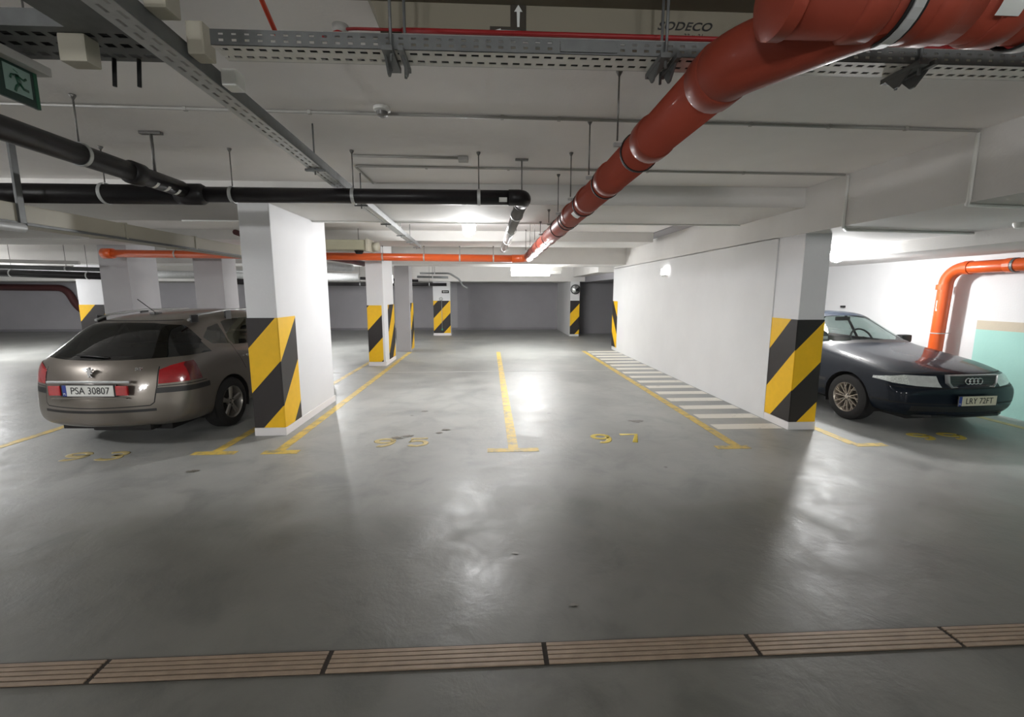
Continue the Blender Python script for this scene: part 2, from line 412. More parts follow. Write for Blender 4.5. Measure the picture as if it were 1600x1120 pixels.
# ------------------------------------------------------------------ floor markings
def slab(rects, z=.0025):
    bm = bmesh.new()
    for i, (x0, y0, x1, y1) in enumerate(rects): box(bm, (x0, y0, 0.0003), (x1, y1, z+.0004*i))
    return bm
def mark(name, rects, mat, label, group='painted bay lines'):
    return tag(obj(name, slab(rects), mat), label, 'floor marking', group)
mark('bay_line', [(-2.34, 4.70, -2.23, 12.95), (-2.44, 4.69, -2.06, 4.80)], M['yellow'], 'yellow bay line running along the inner side of the big left pillar, with a foot')
mark('bay_line', [(.20, 4.72, .31, 12.85), (-.03, 4.63, .53, 4.74)], M['yellow'], 'yellow T-shaped line between the two empty bays')
mark('bay_line', [(2.70, 4.66, 2.81, 12.95), (2.50, 4.60, 2.88, 4.70)], M['yellow'], 'yellow bay line bordering the white hatched strip')
mark('bay_line', [(-3.0, 4.76, -2.90, 12.9), (-3.17, 4.70, -2.72, 4.80)], M['yellow'], 'yellow bay line with a foot between the estate car and the big left pillar')
mark('bay_line', [(-5.50, 4.50, -5.39, 9.7)], M['yellow'], 'yellow bay line on the far side of the estate car')
mark('bay_line', [(4.06, 4.68, 4.17, 9.5), (4.10, 4.60, 4.46, 4.70)], M['yellow'], 'yellow bay line with a foot between the striped right pillar and the dark saloon')
mark('bay_line', [(6.70, 4.7, 6.81, 9.5)], M['yfaint'], 'faded yellow bay line between the dark saloon and the teal wall')
mark('cross_line', [(-3.0, 9.61, 2.65, 9.64)], M['wline'], 'thin white line crossing the two empty bays halfway back', None)
mark('cross_line', [(-9.5, 9.61, -3.2, 9.64)], M['wline'], 'thin white line crossing behind the left pillars', None)
mark('far_line', [(-2.3, 15.9, 2.9, 15.95)], M['wline'], 'faint white line across the far aisle near the back wall', None)
ords = ['first', 'second', 'third', 'fourth', 'fifth', 'sixth', 'seventh', 'eighth', 'ninth', 'tenth', 'eleventh', 'twelfth', 'thirteenth', 'fourteenth', 'fifteenth', 'sixteenth']
for i in range(16):
    y = 5.30+i*.49
    mark('hatch_stripe', [(2.86, y, 3.70, y+.21)], M['white'], f'white hatch stripe beside the long wall, {ords[i]} counted from the striped right pillar', 'white hatch stripes beside the wall')
def arc(cx, cy, rx, ry, a0, a1, n=14): return [(cx+rx*math.cos(math.radians(a0+(a1-a0)*k/n)), cy+ry*math.sin(math.radians(a0+(a1-a0)*k/n))) for k in range(n+1)]
DIG = {'9': [arc(0, .2, .36, .22, 0, 360), arc(-.05, .12, .41, .52, 0, -110)], '7': [[(-.4, .40), (.4, .40), (-.02, -.45)]],
       '5': [[(.36, .43), (-.3, .43), (-.34, .05)]+arc(-.02, -.13, .38, .29, 130, -140)], '3': [arc(-.02, .22, .34, .21, 150, -90), arc(-.02, -.2, .38, .23, 90, -150)]}
def number(s, x, y, wd, ht, mat, label, rz=0):
    t = thing('bay_number', label, 'painted number', (x, y, 0), rz, 'painted bay numbers')
    for k, ch in enumerate(s):
        bm = bmesh.new()
        for st in DIG[ch]: tube(bm, [(px*wd, py*ht, 0) for px, py in st], .031, 8)
        for v in bm.verts: v.co.z = .0028 if v.co.z > .004 else (.0018 if v.co.z > -.004 else .0004)
        o = obj('digit', bm, mat, t); o.location = ((k-.5)*wd*1.42, 0, 0)
number('95', -1.02, 5.0, .27, .30, M['yfaint'], 'worn pale yellow number 95 with oil stains in the left empty bay')
number('97', 1.49, 5.02, .25, .34, M['ynum'], 'clear yellow number 97 painted in the right empty bay')
number('99', 5.34, 4.90, .27, .26, M['ynum'], 'yellow number 99 under the front of the dark saloon')
number('93', -4.15, 4.72, .27, .26, M['yfaint'], 'worn number almost hidden in the shadow of the estate car')
# oil stains on the left bay
def blot(x, y, r, lab, n=9):
    bm = bmesh.new(); vs = []
    for k in range(n*2):
        a = PI*k/n; q = r*random.uniform(.55, 1.2); vs.append(bm.verts.new((x+math.cos(a)*q*1.7, y+math.sin(a)*q, .0042)))
    lo = [(v.co.x, v.co.y) for v in vs]; bm.free(); bm = prism(bmesh.new(), lo, .0035, .0042, 'Z')
    tag(obj('oil_stain', bm, M['oil']), lab, 'oil stain', 'oil stains on the floor')
M['oil'] = simple('oil_stain', (112, 108, 100), .35, noise=.15, nscale=30)
for x, y, r, l in ((-1.11, 5.16, .05, 'dark oil stain on the top of the worn number 95'), (-.98, 5.22, .045, 'oil stain just beside the worn number 95'),
                   (-.55, 5.45, .035, 'small oil stain to the right of the worn number 95'), (-.62, 5.33, .028, 'smaller oil spot in front of the other by number 95'),
                   (-.95, 6.35, .03, 'small oil spot in the middle of the left empty bay'), (1.95, 5.7, .06, 'dark rubbed stain behind the number 97'),
                   (-2.85, 4.25, .035, 'dark spot on the aisle in front of the pillar foot line'), (.45, 2.22, .016, 'small dark spot just beyond the drain'),
                   (.16, 2.73, .014, 'small dark spot in the open aisle, midway to the bays')):
    blot(x, y, r, l)

# ------------------------------------------------------------------ floor drain
def grate(x, label):
    t = thing('drain_grate', label, 'drain grate', (x, 1.895, 0), 0, 'drain grates across the aisle')
    bm = bmesh.new()
    for k in range(5):
        y = -.066+k*.0262
        box(bm, (.012, y, .001), (1.004, y+.0205, .010 if k not in (0, 4) else .0085), .002)
    obj('slats', bm, M['grate'], t)
    bm = bmesh.new(); box(bm, (0, -.068, .0005), (1.016, .068, .003)); obj('channel', bm, M['gratedark'], t)
for i, w_ in enumerate(('at the far left edge of the picture, outermost', 'second from the left, before the estate car', 'third from the left, below the worn number 95',
                        'just left of the middle joint', 'just right of the middle joint', 'second right of the middle joint', 'near the right edge, before the dark saloon', 'outermost on the right')):
    grate(-3.81+i*1.016, 'brown slotted drain grate, '+w_)

# ------------------------------------------------------------------ pipes
def clamp_on(t, c, axis, R, rod_to=None, rodoff=(0, 0), w_=.03, mat=None, name='pipe_clamp'):
    bm = ring(bmesh.new(), c, axis, R+.001, w_, .005)
    obj(name, bm, mat or M['galv'], t)
    if rod_to:
        x, y, z = c[0]+rodoff[0], c[1]+rodoff[1], c[2]
        bm = T([(x, y, z+R*(.6 if rodoff != (0, 0) else 1)), (x, y, rod_to)], .005, 8)
        obj('hanger_rod', bm, M['rod'], t)
        bm = lathe(bmesh.new(), [(0, rod_to-.001), (.018, rod_to-.001), (.018, rod_to-.008), (.006, rod_to-.03), (0, rod_to-.03)], (x, y, 0)); obj('ceiling_anchor', bm, M['rod'], t)
# big orange drain pipe
t = thing('drain_pipe', 'thick orange drain pipe coming out of the distance, turning right overhead', 'pipe')
zP = 2.49; xP = .855; R = .102
obj('straight_run', T([(xP, 9.85, zP-.03), (xP, 1.72, zP)], R, 28), M['orange'], t)
obj('elbow', T(fillet([(xP, 1.80, zP), (xP, 1.66, zP), (xP+.30, 1.36, 2.53), (xP+.50, 1.36, 2.53)], .12), R+.005, 28), M['orange'], t)
obj('cross_run', T([(xP-.02, 1.36, 2.53), (xP+2.4, 1.36, 2.53)], R, 28), M['orange'], t)
for y in (1.80, 2.47, 3.30, 4.0, 4.75):
    bm = bmesh.new(); tube(bm, [(xP, y-.10, zP), (xP, y-.09, zP), (xP, y, zP), (xP, y+.012, zP)], [R+.001, R+.009, R+.009, R+.001], 28)
    obj('socket', bm, M['orange'], t)
for x in (1.02, 1.22, 1.42, 1.66):
    bm = bmesh.new(); tube(bm, [(x, 1.36, 2.53), (x+.012, 1.36, 2.53), (x+.08, 1.36, 2.53), (x+.09, 1.36, 2.53)], [R+.001, R+.010, R+.010, R+.001], 28)
    obj('socket', bm, M['orange'], t)
bm = lathe(bmesh.new(), [(0, -.03), (.08, -.028), (R+.008, -.01), (R+.008, .03), (R, .03)], (xP-.03, 1.36, 2.53), 'X'); obj('end_cap', bm, M['orange'], t, True)
for y in (2.65, 3.38, 4.12, 4.85, 5.0, 5.58, 6.49, 7.3, 8.1, 9.0):
    zc = zP-.03*(y-1.72)/8.13
    clamp_on(t, (xP, y-.012, zc), (0, 1, 0), R+.002, None, w_=.020, mat=M['rubber'], name='rubber_ring')
    if y != 5.0:
        clamp_on(t, (xP, y, zc), (0, 1, 0), R, (2.69 if 5.3 < y < 6.68 or 9.25 < y < 10.4 else H), (-.125, 0), .010)
        obj('clamp_ear', B((xP-.145, y-.012, zc+.03), (xP-.098, y+.012, zc+.05), .002), M['galv'], t)
for x in (1.20, 1.63):
    bm = ring(bmesh.new(), (x-.045, 1.36, 2.53), (1, 0, 0), R+.009, .05, .004); obj('rubber_ring', bm, M['rubber'], t)
    clamp_on(t, (x-.045, 1.36, 2.53), (1, 0, 0), R+.011, H, (0, 0), .030)
def wrap_label(nm, c, axis, R, w_, a0, a1, mat, par):
    bm = bmesh.new(); rows = []
    for k in range(9):
        a = a0+(a1-a0)*k/8
        if axis == 'Y': d = Vector((math.cos(a), 0, math.sin(a))); s = Vector((0, 1, 0))
        elif axis == 'X': d = Vector((0, math.cos(a), math.sin(a))); s = Vector((1, 0, 0))
        else: d = Vector((math.cos(a), math.sin(a), 0)); s = Vector((0, 0, 1))
        rows.append([bm.verts.new(Vector(c)+d*R+s*q) for q in (-w_/2, w_/2)])
    for p, q in zip(rows, rows[1:]): bm.faces.new((p[0], p[1], q[1], q[0]))
    return obj(nm, bm, mat, par)
wrap_label('sticker', (xP, 4.22, 2.481), 'Y', R+.002, .12, PI*1.18, PI*1.42, M['signwhite'], t)
wrap_label('sticker', (1.42, 1.36, 2.53), 'X', R+.012, .07, PI*1.08, PI*1.25, M['signwhite'], t)

# orange cross pipe further back
t = thing('drain_pipe', 'thin bright orange pipe running crosswise over the far pillars', 'pipe')
zO = 2.44; yO = 10.02-.14
obj('straight_run', T([(-7.75, yO, 2.50), (.55, yO, 2.425)], .078, 20), M['orange2'], t)
obj('elbow', T(fillet([(.50, yO, 2.425), (.80, yO, 2.43), (.855, yO-.25, 2.46)], .15), .084, 20), M['orange2'], t)
obj('end_socket', T([(-7.75, yO, 2.50), (-7.95, yO+.02, 2.50)], [.10, .11], 20), M['orange2'], t)
for x in (-6.5, -5.0, -2.25, -1.38, -.62, .1):
    z = 2.50-.075*(x+7.75)/8.3
    clamp_on(t, (x, yO, z), (1, 0, 0), .079, 2.685, (0, 0), .03, mat=M['conduit'])
obj('branch', T(fillet([(-3.5, yO, 2.45), (-3.1, yO+.3, 2.40), (-2.9, yO+.9, 2.36)], .2), .06, 16), M['darkred'], t)

# black cross pipe
t = thing('heating_pipe', 'long black pipe crossing in front of the big left pillar, bending away at one end', 'pipe')
zK = 2.535; yK = 4.15
obj('wide_run', T([(-6.4, yK, zK-.005), (-2.62, yK, zK-.005)], .080, 24), M['blackpipe'], t)
obj('reducer', T([(-2.66, yK, zK-.005), (-2.60, yK, zK), (-2.46, yK, zK), (-2.42, yK, zK)], [.080, .088, .088, .064], 24), M['blackpipe'], t)
obj('narrow_run', T([(-2.45, yK, zK), (.22, yK, zK)], .0635, 24), M['blackpipe'], t)
obj('elbow', T(fillet([(.18, yK, zK), (.315, yK, zK), (.315, yK+.16, zK)], .13), .070, 24), M['blackpipe'], t)
obj('return_run', T([(.315, yK+.12, zK), (.30, 9.74, 2.595)], .060, 20), M['greypipe'], t)
for y in (4.32, 4.45, 5.1, 6.3, 7.6, 8.9):
    ring_bm = ring(bmesh.new(), (.313, y, zK+.01), (0, 1, 0), .061, .03, .008); obj('pipe_clamp', ring_bm, M['rubber'] if y < 4.5 else M['galv'], t)
for x in (-3.25, -2.2, -1.175, -.083): clamp_on(t, (x, yK, zK), (1, 0, 0), .065 if x > -2.4 else .082, H, (0, 0), .028)
bm = T([(.31, 4.33, zK+.06), (.31, 4.33, H)], .006, 8); obj('hanger_rod', bm, M['rod'], t)
obj('ceiling_anchor', B((.25, 4.315, H-.016), (.37, 4.345, H), .002), M['rod'], t)
wrap_label('sticker', (.13, yK, zK), 'X', .0655, .07, PI*1.05, PI*1.25, M['whiteplastic'], t)
# black pipe towards the camera on the left
t = thing('heating_pipe', 'black insulated pipe running from upper left into the long crosswise black pipe', 'pipe')
obj('straight_run', T([(-2.57, .6, 2.57), (-2.575, 4.06, 2.56)], .066, 24), M['blackpipe'], t)
obj('joint_collar', T([(-2.575, 3.50, 2.56), (-2.575, 3.52, 2.56), (-2.575, 3.62, 2.56), (-2.575, 3.64, 2.56)], [.066, .082, .082, .066], 24), M['blackpipe'], t)
for y in (3.12,): clamp_on(t, (-2.57, y, 2.563), (0, 1, 0), .067, H, (0, 0), .024)
bm = T([(-2.57, 3.77, 2.62), (-2.57, 3.77, H)], .011, 8); obj('hanger_rod', bm, M['rod'], t)
obj('ceiling_anchor', B((-2.65, 3.75, H-.02), (-2.49, 3.79, H), .002), M['rod'], t)
for y in (3.72, 3.84, 3.96): wrap_label('sticker', (-2.575, y, 2.56), 'Y', .0675, .03, PI*1.55, PI*1.85, M['whiteplastic'], t)

# beige duct on the left
t = thing('air_duct', 'long beige rectangular air duct over the estate car, hung by a steel frame', 'duct')
obj('duct_run', B((-4.05, .9, 2.25), (-3.70, 8.2, 2.395), .010), M['duct'], t)
bm = bmesh.new()
for a, b in (((-4.07, 3.84, 2.215), (-3.68, 3.89, 2.245)), ((-3.70, 3.84, 2.215), (-3.68, 3.89, H)), ((-4.07, 3.84, 2.215), (-4.05, 3.89, H))): box(bm, a, b, .002)
obj('hanger_frame', bm, M['galvdark'], t)
obj('lower_edge', B((-3.715, .9, 2.232), (-3.69, 8.2, 2.254), .003), M['galvdark'], t)
for y in (2.0, 2.9, 4.9, 6.0): obj('joint_flange', B((-4.06, y, 2.243), (-3.688, y+.025, 2.405), .002), M['duct'], t)
obj('round_pipe', T([(-3.63, 2.8, 2.19), (-3.63, 3.80, 2.20)], .035, 16), M['galv'], t)
# khaki duct box behind the first pillar
t = thing('duct_silencer', 'khaki rectangular duct box hanging just behind the big left pillar', 'duct')
obj('casing', B((-4.4, 8.75, 2.50), (-2.30, 9.20, 2.68), .01), M['ductgreen'], t)
obj('end_flange', B((-2.30, 8.72, 2.47), (-2.26, 9.23, 2.70), .004), M['duct'], t)
obj('collar', T([(-2.26, 9.1, 2.58), (-2.14, 9.1, 2.58)], .09, 20), M['duct'], t)
obj('hanger_rods', tube(T([(-3.9, 9.0, 2.68), (-3.9, 9.0, H)], .006, 8), [(-2.5, 9.0, 2.68), (-2.5, 9.0, H)], .006, 8), M['rod'], t)
obj('drain_cup', lathe(bmesh.new(), [(0, 2.44), (.06, 2.44), (.09, 2.50), (0, 2.50)], (-2.5, 9.0, 0)), M['rubber'], t, True)
# duct casing overhead with writing
t = thing('air_duct', 'beige duct casing overhead behind the perforated tray, with arrow signs and a printed word', 'duct')
bm = bmesh.new(); prism(bm, [(-.44, 2.762), (2.6, 2.762), (2.6, 2.915), (-.50, 2.915), (-.46, 2.86)], 2.06, 2.30, 'Y'); obj('casing', bm, M['ductdark'], t)
bm = bmesh.new(); box(bm, (-.6, 1.55, 2.885), (2.6, 2.06, 2.915)); obj('top_panel', bm, M['ductdark'], t)
text_obj('lettering', 'SODECO', .045, M['black'], t, (.84, 2.058, 2.822), (PI/2, 0, 0), .0006, .35, 1.05, 1.25, .0006)
text_obj('small_lettering', '22 x 21', .022, M['dark'], t, (.88, 2.058, 2.787), (PI/2, 0, 0), .0005, .3, 1.1, 1.2)
def arrow_sign(name, c, w_, h_, direction, label):
    s = thing(name, label, 'arrow sign', c, 0, 'arrow stickers on the duct')
    obj('backing', B((-w_/2, -.002, -h_/2), (w_/2, 0, h_/2)), M['signbrown'], s)
    L_ = max(w_, h_)*.40; q = min(w_, h_)*.26
    pts = [(-L_, 0), (-L_*.45, q), (-L_*.45, q*.38), (L_, q*.25), (L_, -q*.25), (-L_*.45, -q*.38), (-L_*.45, -q)]
    if direction == 'up': pts = [(y, -x) for x, y in pts]
    obj('arrow', prism(bmesh.new(), pts, -.0035, -.002, 'Y'), M['signwhite'], s)
arrow_sign('arrow_sign', (.131, 2.059, 2.838), .066, .118, 'up', 'small dark sign with a pale arrow pointing up on the overhead duct')
arrow_sign('arrow_sign', (.083, 2.056, 2.783), .142, .034, 'left', 'small dark sign with a pale arrow pointing left, below the upward one')

# ------------------------------------------------------------------ cable trays
def slotted(bm, x0, x1, y0, y1, pitch, slot, rows, vert=None, inv=False):
    """perforated strip along X built of small plates; rows = list of (frac0, frac1, phase). vert: None = flat at height inv, else upright at that y"""
    n = int((x1-x0)/pitch); ys = sorted(set([0, 1]+[r[0] for r in rows]+[r[1] for r in rows])); th = .0018
    for a, b in zip(ys, ys[1:]):
        row = next((r for r in rows if abs(r[0]-a) < 1e-6), None)
        if row is None: cells = [(x0, x1)]
        else: cells = [(x0+i*pitch+row[2]*pitch, x0+(i+1)*pitch+row[2]*pitch-slot) for i in range(n)]
        for p, q in cells:
            u0, u1 = y0+(y1-y0)*a, y0+(y1-y0)*b
            if vert: box(bm, (p, vert[0], u0), (q, vert[0]+th, u1))
            else: box(bm, (p, u0, inv), (q, u1, inv+th))
    return bm
t = thing('cable_tray', 'perforated galvanised cable tray running crosswise across the whole ceiling, nearest the viewer', 'cable tray')
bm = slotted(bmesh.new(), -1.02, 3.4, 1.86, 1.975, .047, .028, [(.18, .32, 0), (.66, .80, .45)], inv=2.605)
obj('tray_base', bm, M['galvlit'], t)
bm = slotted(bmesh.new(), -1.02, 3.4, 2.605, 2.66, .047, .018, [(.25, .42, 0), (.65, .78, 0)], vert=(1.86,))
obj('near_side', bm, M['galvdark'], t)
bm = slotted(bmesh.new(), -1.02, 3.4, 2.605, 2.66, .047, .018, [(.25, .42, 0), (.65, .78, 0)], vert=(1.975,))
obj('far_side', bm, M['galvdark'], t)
bm = bmesh.new()
for k in range(5): tube(bm, [(-1.0, 1.885+k*.018, 2.618), (3.4, 1.885+k*.018, 2.618)], .006, 8)
obj('cables', bm, M['dark'], t)
for x in (-.36, .69, 1.72):
    bm = bmesh.new()
    tube(bm, [(x, 1.85, 2.56), (x, 1.85, H)], .006, 8)
    tube(bm, [(x+.03, 1.985, 2.56), (x+.03, 1.985, H)], .006, 8)
    box(bm, (x-.03, 1.82, 2.585), (x+.01, 2.0, 2.604), .002); box(bm, (x+.03, 1.82, 2.585), (x+.05, 2.0, 2.604), .002)
    prism(bm, [(1.84, 2.60), (1.99, 2.60), (1.93, 2.54), (1.91, 2.54)], x-.028, x-.020, 'X')
    prism(bm, [(1.84, 2.60), (1.99, 2.60), (1.93, 2.54), (1.91, 2.54)], x+.040, x+.048, 'X')
    obj('bracket', bm, M['galvdark'], t)
obj('joint_plate', B((.28, 1.853, 2.612), (.50, 1.859, 2.652), .001), M['galvdark'], t)
# tray left continuation (dark, solid side)
t = thing('cable_tray', 'dark perforated tray on the upper left, continuing past the lengthwise tray', 'cable tray')
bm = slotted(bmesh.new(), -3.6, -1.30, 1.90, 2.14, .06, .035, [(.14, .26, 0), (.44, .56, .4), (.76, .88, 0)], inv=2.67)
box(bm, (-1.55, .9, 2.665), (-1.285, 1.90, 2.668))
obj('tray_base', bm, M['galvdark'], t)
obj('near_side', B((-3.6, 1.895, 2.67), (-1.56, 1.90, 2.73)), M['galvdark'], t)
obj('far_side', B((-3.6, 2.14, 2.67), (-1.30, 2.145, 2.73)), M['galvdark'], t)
bm = bmesh.new()
for k in range(6): tube(bm, [(-3.6, 1.925+k*.03, 2.684), (-1.31, 1.925+k*.03, 2.684)], .009, 8)
obj('cables', bm, M['dark'], t)
for x in (-1.47, -1.57):
    obj('hanger_bolt', T([(x, 2.12, 2.56), (x+.01, 2.12, 2.668)], .008, 8), M['dark'], t)
# lengthwise tray
t = thing('cable_tray', 'narrow perforated tray running lengthwise from upper left away to the orange cross pipe', 'cable tray')
def L_slotted(x0, x1, z, vert=None):
    b_ = slotted(bmesh.new(), 1.2, 9.7, x0 if vert is None else z, x1 if vert is None else z+.055, .08, .045, [(.25, .38, 0), (.66, .78, .4)] if vert is None else [(.3, .6, 0)], vert=vert, inv=z)
    return b_
def swap(bm):
    for v in bm.verts: v.co = Vector((v.co.y, v.co.x, v.co.z))
    return bm
dxT = -.26/8.9
def drift(bm):
    for v in bm.verts: v.co.x += (v.co.y-1.7)*dxT
    return bm
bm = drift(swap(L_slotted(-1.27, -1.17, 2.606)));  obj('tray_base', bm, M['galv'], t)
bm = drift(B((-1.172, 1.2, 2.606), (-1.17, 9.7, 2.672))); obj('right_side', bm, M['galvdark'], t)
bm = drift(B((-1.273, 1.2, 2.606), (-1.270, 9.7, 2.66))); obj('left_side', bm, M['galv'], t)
bm = bmesh.new()
for k in range(3): tube(bm, [(-1.25+k*.03, 1.2, 2.620), (-1.25+k*.03+dxT*8.5, 9.7, 2.620)], .010, 8)
obj('cables', bm, M['conduit'], t)
for y in (3.54, 4.9, 6.2, 7.4, 8.4, 9.3):
    x = -1.22+(y-1.7)*dxT; bm = bmesh.new(); box(bm, (x-.07, y-.015, 2.585), (x+.07, y+.015, 2.60), .002)
    tube(bm, [(x, y, 2.56), (x, y, 2.69 if 5.3 < y < 6.68 or y > 9.25 else H)], .006, 8); obj('bracket', bm, M['galvdark'], t)

# ------------------------------------------------------------------ conduits on the ceiling
def conduit(pts, label, r=.010, clips=(), mat='conduit', name='conduit', extra=None, cat='conduit', group='surface conduits'):
    t = thing(name, label, cat, group=group)
    obj('tube', T(pts, r, 10), M[mat], t)
    for c in clips: obj('clip', B((c[0]-.012, c[1]-.014, c[2]-.013), (c[0]+.012, c[1]+.014, c[2]+.011), .003), M[mat], t)
    if extra: extra(t)
    return t
zc = H-.012
conduit([(-4.6, 3.22, zc), (3.69, 3.40, zc), ], 'grey conduit across the ceiling with the smoke detector on it', clips=[(x, 3.32+x*.021, zc) for x in (-2, -1.2, .1, .5, 1.3, 1.9, 2.5, 3.1)])
conduit(fillet([(-1.28, 5.28, zc), (-1.28, 4.60, zc), (.8, 4.63, zc), (3.69, 4.68, zc)], .05), 'grey conduit across the ceiling over the black pipe', clips=[(x, 4.63+x*.012, zc) for x in (-.6, .2, 1.1, 1.6, 2.6)])
t = conduit([(-1.20, 4.27, zc), (-.24, 4.30, zc)], 'short grey conduit ending in a small junction box on the ceiling')
obj('box', B((-.27, 4.26, H-.035), (-.18, 4.36, H-.0005), .006), M['conduit'], t)
conduit([(-4.2, 6.58, 2.678), (3.70, 6.64, 2.678)], 'pale conduit along the beam in front of the round lamp', mat='whiteplastic')
conduit(fillet([(3.708, 4.66, H-.02), (3.708, 4.66, 2.378), (3.9, 4.80, 2.378), (6.9, 5.20, 2.378)][0:2]+[(3.9, 4.86, 2.376), (5.59, 5.05, 2.376)], .03), 'white conduit dropping down the side beam and over the dark saloon', mat='whiteplastic', r=.014)
conduit(fillet([(3.708, 3.42, H-.02), (3.708, 3.42, 2.40), (3.74, 3.46, 2.378), (5.59, 3.66, 2.376)], .02), 'white conduit dropping down the side beam nearest the viewer', mat='whiteplastic', r=.014)
t = conduit([(-.35, 2.045, 2.770), (2.6, 2.045, 2.770)], 'thin red cable clipped along the duct above the tray', mat='redcable', name='cable', cat='cable', group='red cables')
obj('junction_box', lathe(bmesh.new(), [(0, -.03), (.03, -.03), (.033, 0), (0, 0)], (-.60, 2.045, 2.78)), M['conduit'], t)
obj('loose_end', T(fillet([(-.35, 2.045, 2.770), (-.58, 2.04, 2.768), (-.66, 1.98, 2.70)], .05), .006, 8), M['redcable'], t)
conduit([(-.62, 1.90, 2.673), (3.3, 1.90, 2.673)], 'pale conduit running along the top of the crosswise tray', mat='conduit', r=.009)
conduit(fillet([(-.62, 1.25, 2.60), (-.78, 1.62, 2.78), (-.82, 1.95, 2.70), (-.80, 1.97, 2.64)], .1), 'orange flexible cable dropping onto the tray at the top left', mat='orangecable', name='cable', r=.009, cat='cable', group='red cables')
t = conduit(fillet([(1.85, 2.02, 2.745), (2.2, 2.00, 2.742), (2.42, 1.95, 2.70)], .03), 'pair of thin red cables at the top right, by an orange flange', mat='redcable', name='cable', r=.006, cat='cable', group='red cables')
obj('second_strand', T([(1.95, 1.99, 2.73), (2.3, 1.95, 2.69), (2.5, 1.93, 2.69)], .006, 8), M['redcable'], t)
tag(obj('pipe_flange', lathe(bmesh.new(), [(0, -.08), (.07, -.08), (.075, -.02), (.055, -.015), (.055, .12), (0, .12)], (2.47, 1.90, 2.72), 'X'), M['orange'], None, True), 'orange pipe flange at the extreme right edge above the tray', 'pipe fitting')
# junction boxes
for a, b, l in (((-1.62, 1.93, 2.57), (-1.52, 2.0, 2.669), 'square cream junction box under the dark tray, topmost left'),
                ((-1.165, 1.96, 2.62), (-1.10, 2.04, 2.74), 'upright cream junction box left of where the perforated tray begins'),
                ((-1.165, 1.74, 2.66), (-1.09, 1.82, 2.80), 'cream junction box against the lengthwise tray, upper left'),
                ((-1.165, 2.18, 2.60), (-1.10, 2.26, 2.67), 'small white junction box just under the start of the tray')):
    tag(obj('junction_box', B(a, b, .008), M['duct'] if 'cream' in l else M['whiteplastic']), l, 'junction box', 'junction boxes near the trays')
# smoke detector
t = thing('smoke_detector', 'small round smoke detector on the ceiling conduit', 'smoke detector', (-.70, 3.22, H-.001))
obj('base', lathe(bmesh.new(), [(0, 0), (.055, 0), (.055, -.02), (.04, -.028), (0, -.028)]), M['whiteplastic'], t, True)
obj('sensor_cap', lathe(bmesh.new(), [(0, -.028), (.038, -.028), (.034, -.05), (.015, -.062), (0, -.062)]), M['greypipe'], t, True)
t2 = thing('smoke_detector', 'small round white detector under the low ceiling beside the teal wall', 'smoke detector', (5.30, 4.36, 2.39))
obj('base', lathe(bmesh.new(), [(0, 0), (.05, 0), (.05, -.02), (.035, -.05), (0, -.06)]), M['whiteplastic'], t2, True)

# ------------------------------------------------------------------ pipes in the background left
def bg_pipe(pts, r, mat, label, name='service_pipe', cat='pipe', fil=.15, clips=0):
    t = thing(name, label, cat, group='distant service pipes')
    obj('tube', T(fillet(pts, fil) if len(pts) > 2 else pts, r, 14), M[mat], t)
    if clips:
        a, b = Vector(pts[0]), Vector(pts[1])
        for k in range(clips):
            p = a.lerp(b, (k+.5)/clips); ax = (b-a).normalized(); obj('clamp', ring(bmesh.new(), p, ax, r, .03, .006), M['galv'], t)
            obj('hanger_rod', T([p+Vector((0, 0, r)), (p.x, p.y, 2.684 if 9.25 < p.y < 10.4 or 5.3 < p.y < 6.68 else (2.449 if 12.25 < p.y < 13.4 else H-.001))], .006, 6), M['rod'], t)
    return t
bg_pipe([(-16, 11.6, 2.30), (-9.1, 11.9, 2.09)], .09, 'blackpipe', 'thick black pipe in the left distance, lowest of the dark ones', clips=4)
bg_pipe([(-8.6, 14.3, 2.06), (-6.6, 14.3, 2.00)], .09, 'blackpipe', 'black pipe glimpsed between the two bare grey pillars')
bg_pipe([(-6.9, 14.3, 2.01), (-6.75, 14.3, 1.93), (-7.1, 14.35, 1.80), (-7.15, 14.4, 1.45), (-6.8, 14.45, 1.30), (-6.5, 14.6, 1.28)], .07, 'blackpipe', 'bent black pipe dropping between the two bare grey pillars', clips=1)
bg_pipe([(-16, 10.9, 2.42), (-8.6, 11.2, 2.22)], .05, 'galvdark', 'slim steel pipe in the left distance above the thick black one', clips=3)
bg_pipe([(-16, 8.3, 2.40), (-8.2, 9.6, 2.29)], .035, 'conduit', 'pale thin pipe in the left distance, uppermost', clips=1)
bg_pipe([(-24, 20.6, 1.96), (-18.3, 20.6, 1.90), (-17.9, 20.6, 1.0), (-17.2, 20.5, .7), (-16.8, 20.5, .70)], .14, 'darkred', 'dark brown pipe along the far left wall, bending down', fil=.4)
bg_pipe([(-7.6, 13.9, 2.33), (-5.3, 14.0, 2.24)], .05, 'galv', 'bright steel pipe between the two bare grey pillars', clips=1)
bg_pipe([(-8.0, 17.2, 2.02), (-1.6, 17.25, 2.0)], .06, 'blackpipe', 'thin black pipe crossing behind the middle pillars, high up', clips=5)
bg_pipe([(-8, 16.6, 2.35), (-2.6, 16.9, 2.13)], .05, 'blackpipe', 'dark pipe descending left of the second pillar', clips=2)
bg_pipe([(-4.4, 9.0, 2.30), (-3.4, 11.5, 2.30)], .09, 'galv', 'pale round duct glimpsed between the big pillar and the second one', clips=1)
bg_pipe([(-2.1, 14.0, 2.28), (-1.2, 14.0, 2.28), (-.9, 14.2, 2.1), (-.85, 14.3, 1.92), (-.68, 14.4, 1.84)], .028, 'galvdark', 'small grey pipe stepping down under the far end of the orange cross pipe', fil=.1, clips=1)
bg_pipe([(-2.2, 14.1, 2.18), (-1.25, 14.1, 2.16)], .035, 'galvdark', 'short grey pipe right of the slim pillar', clips=1)
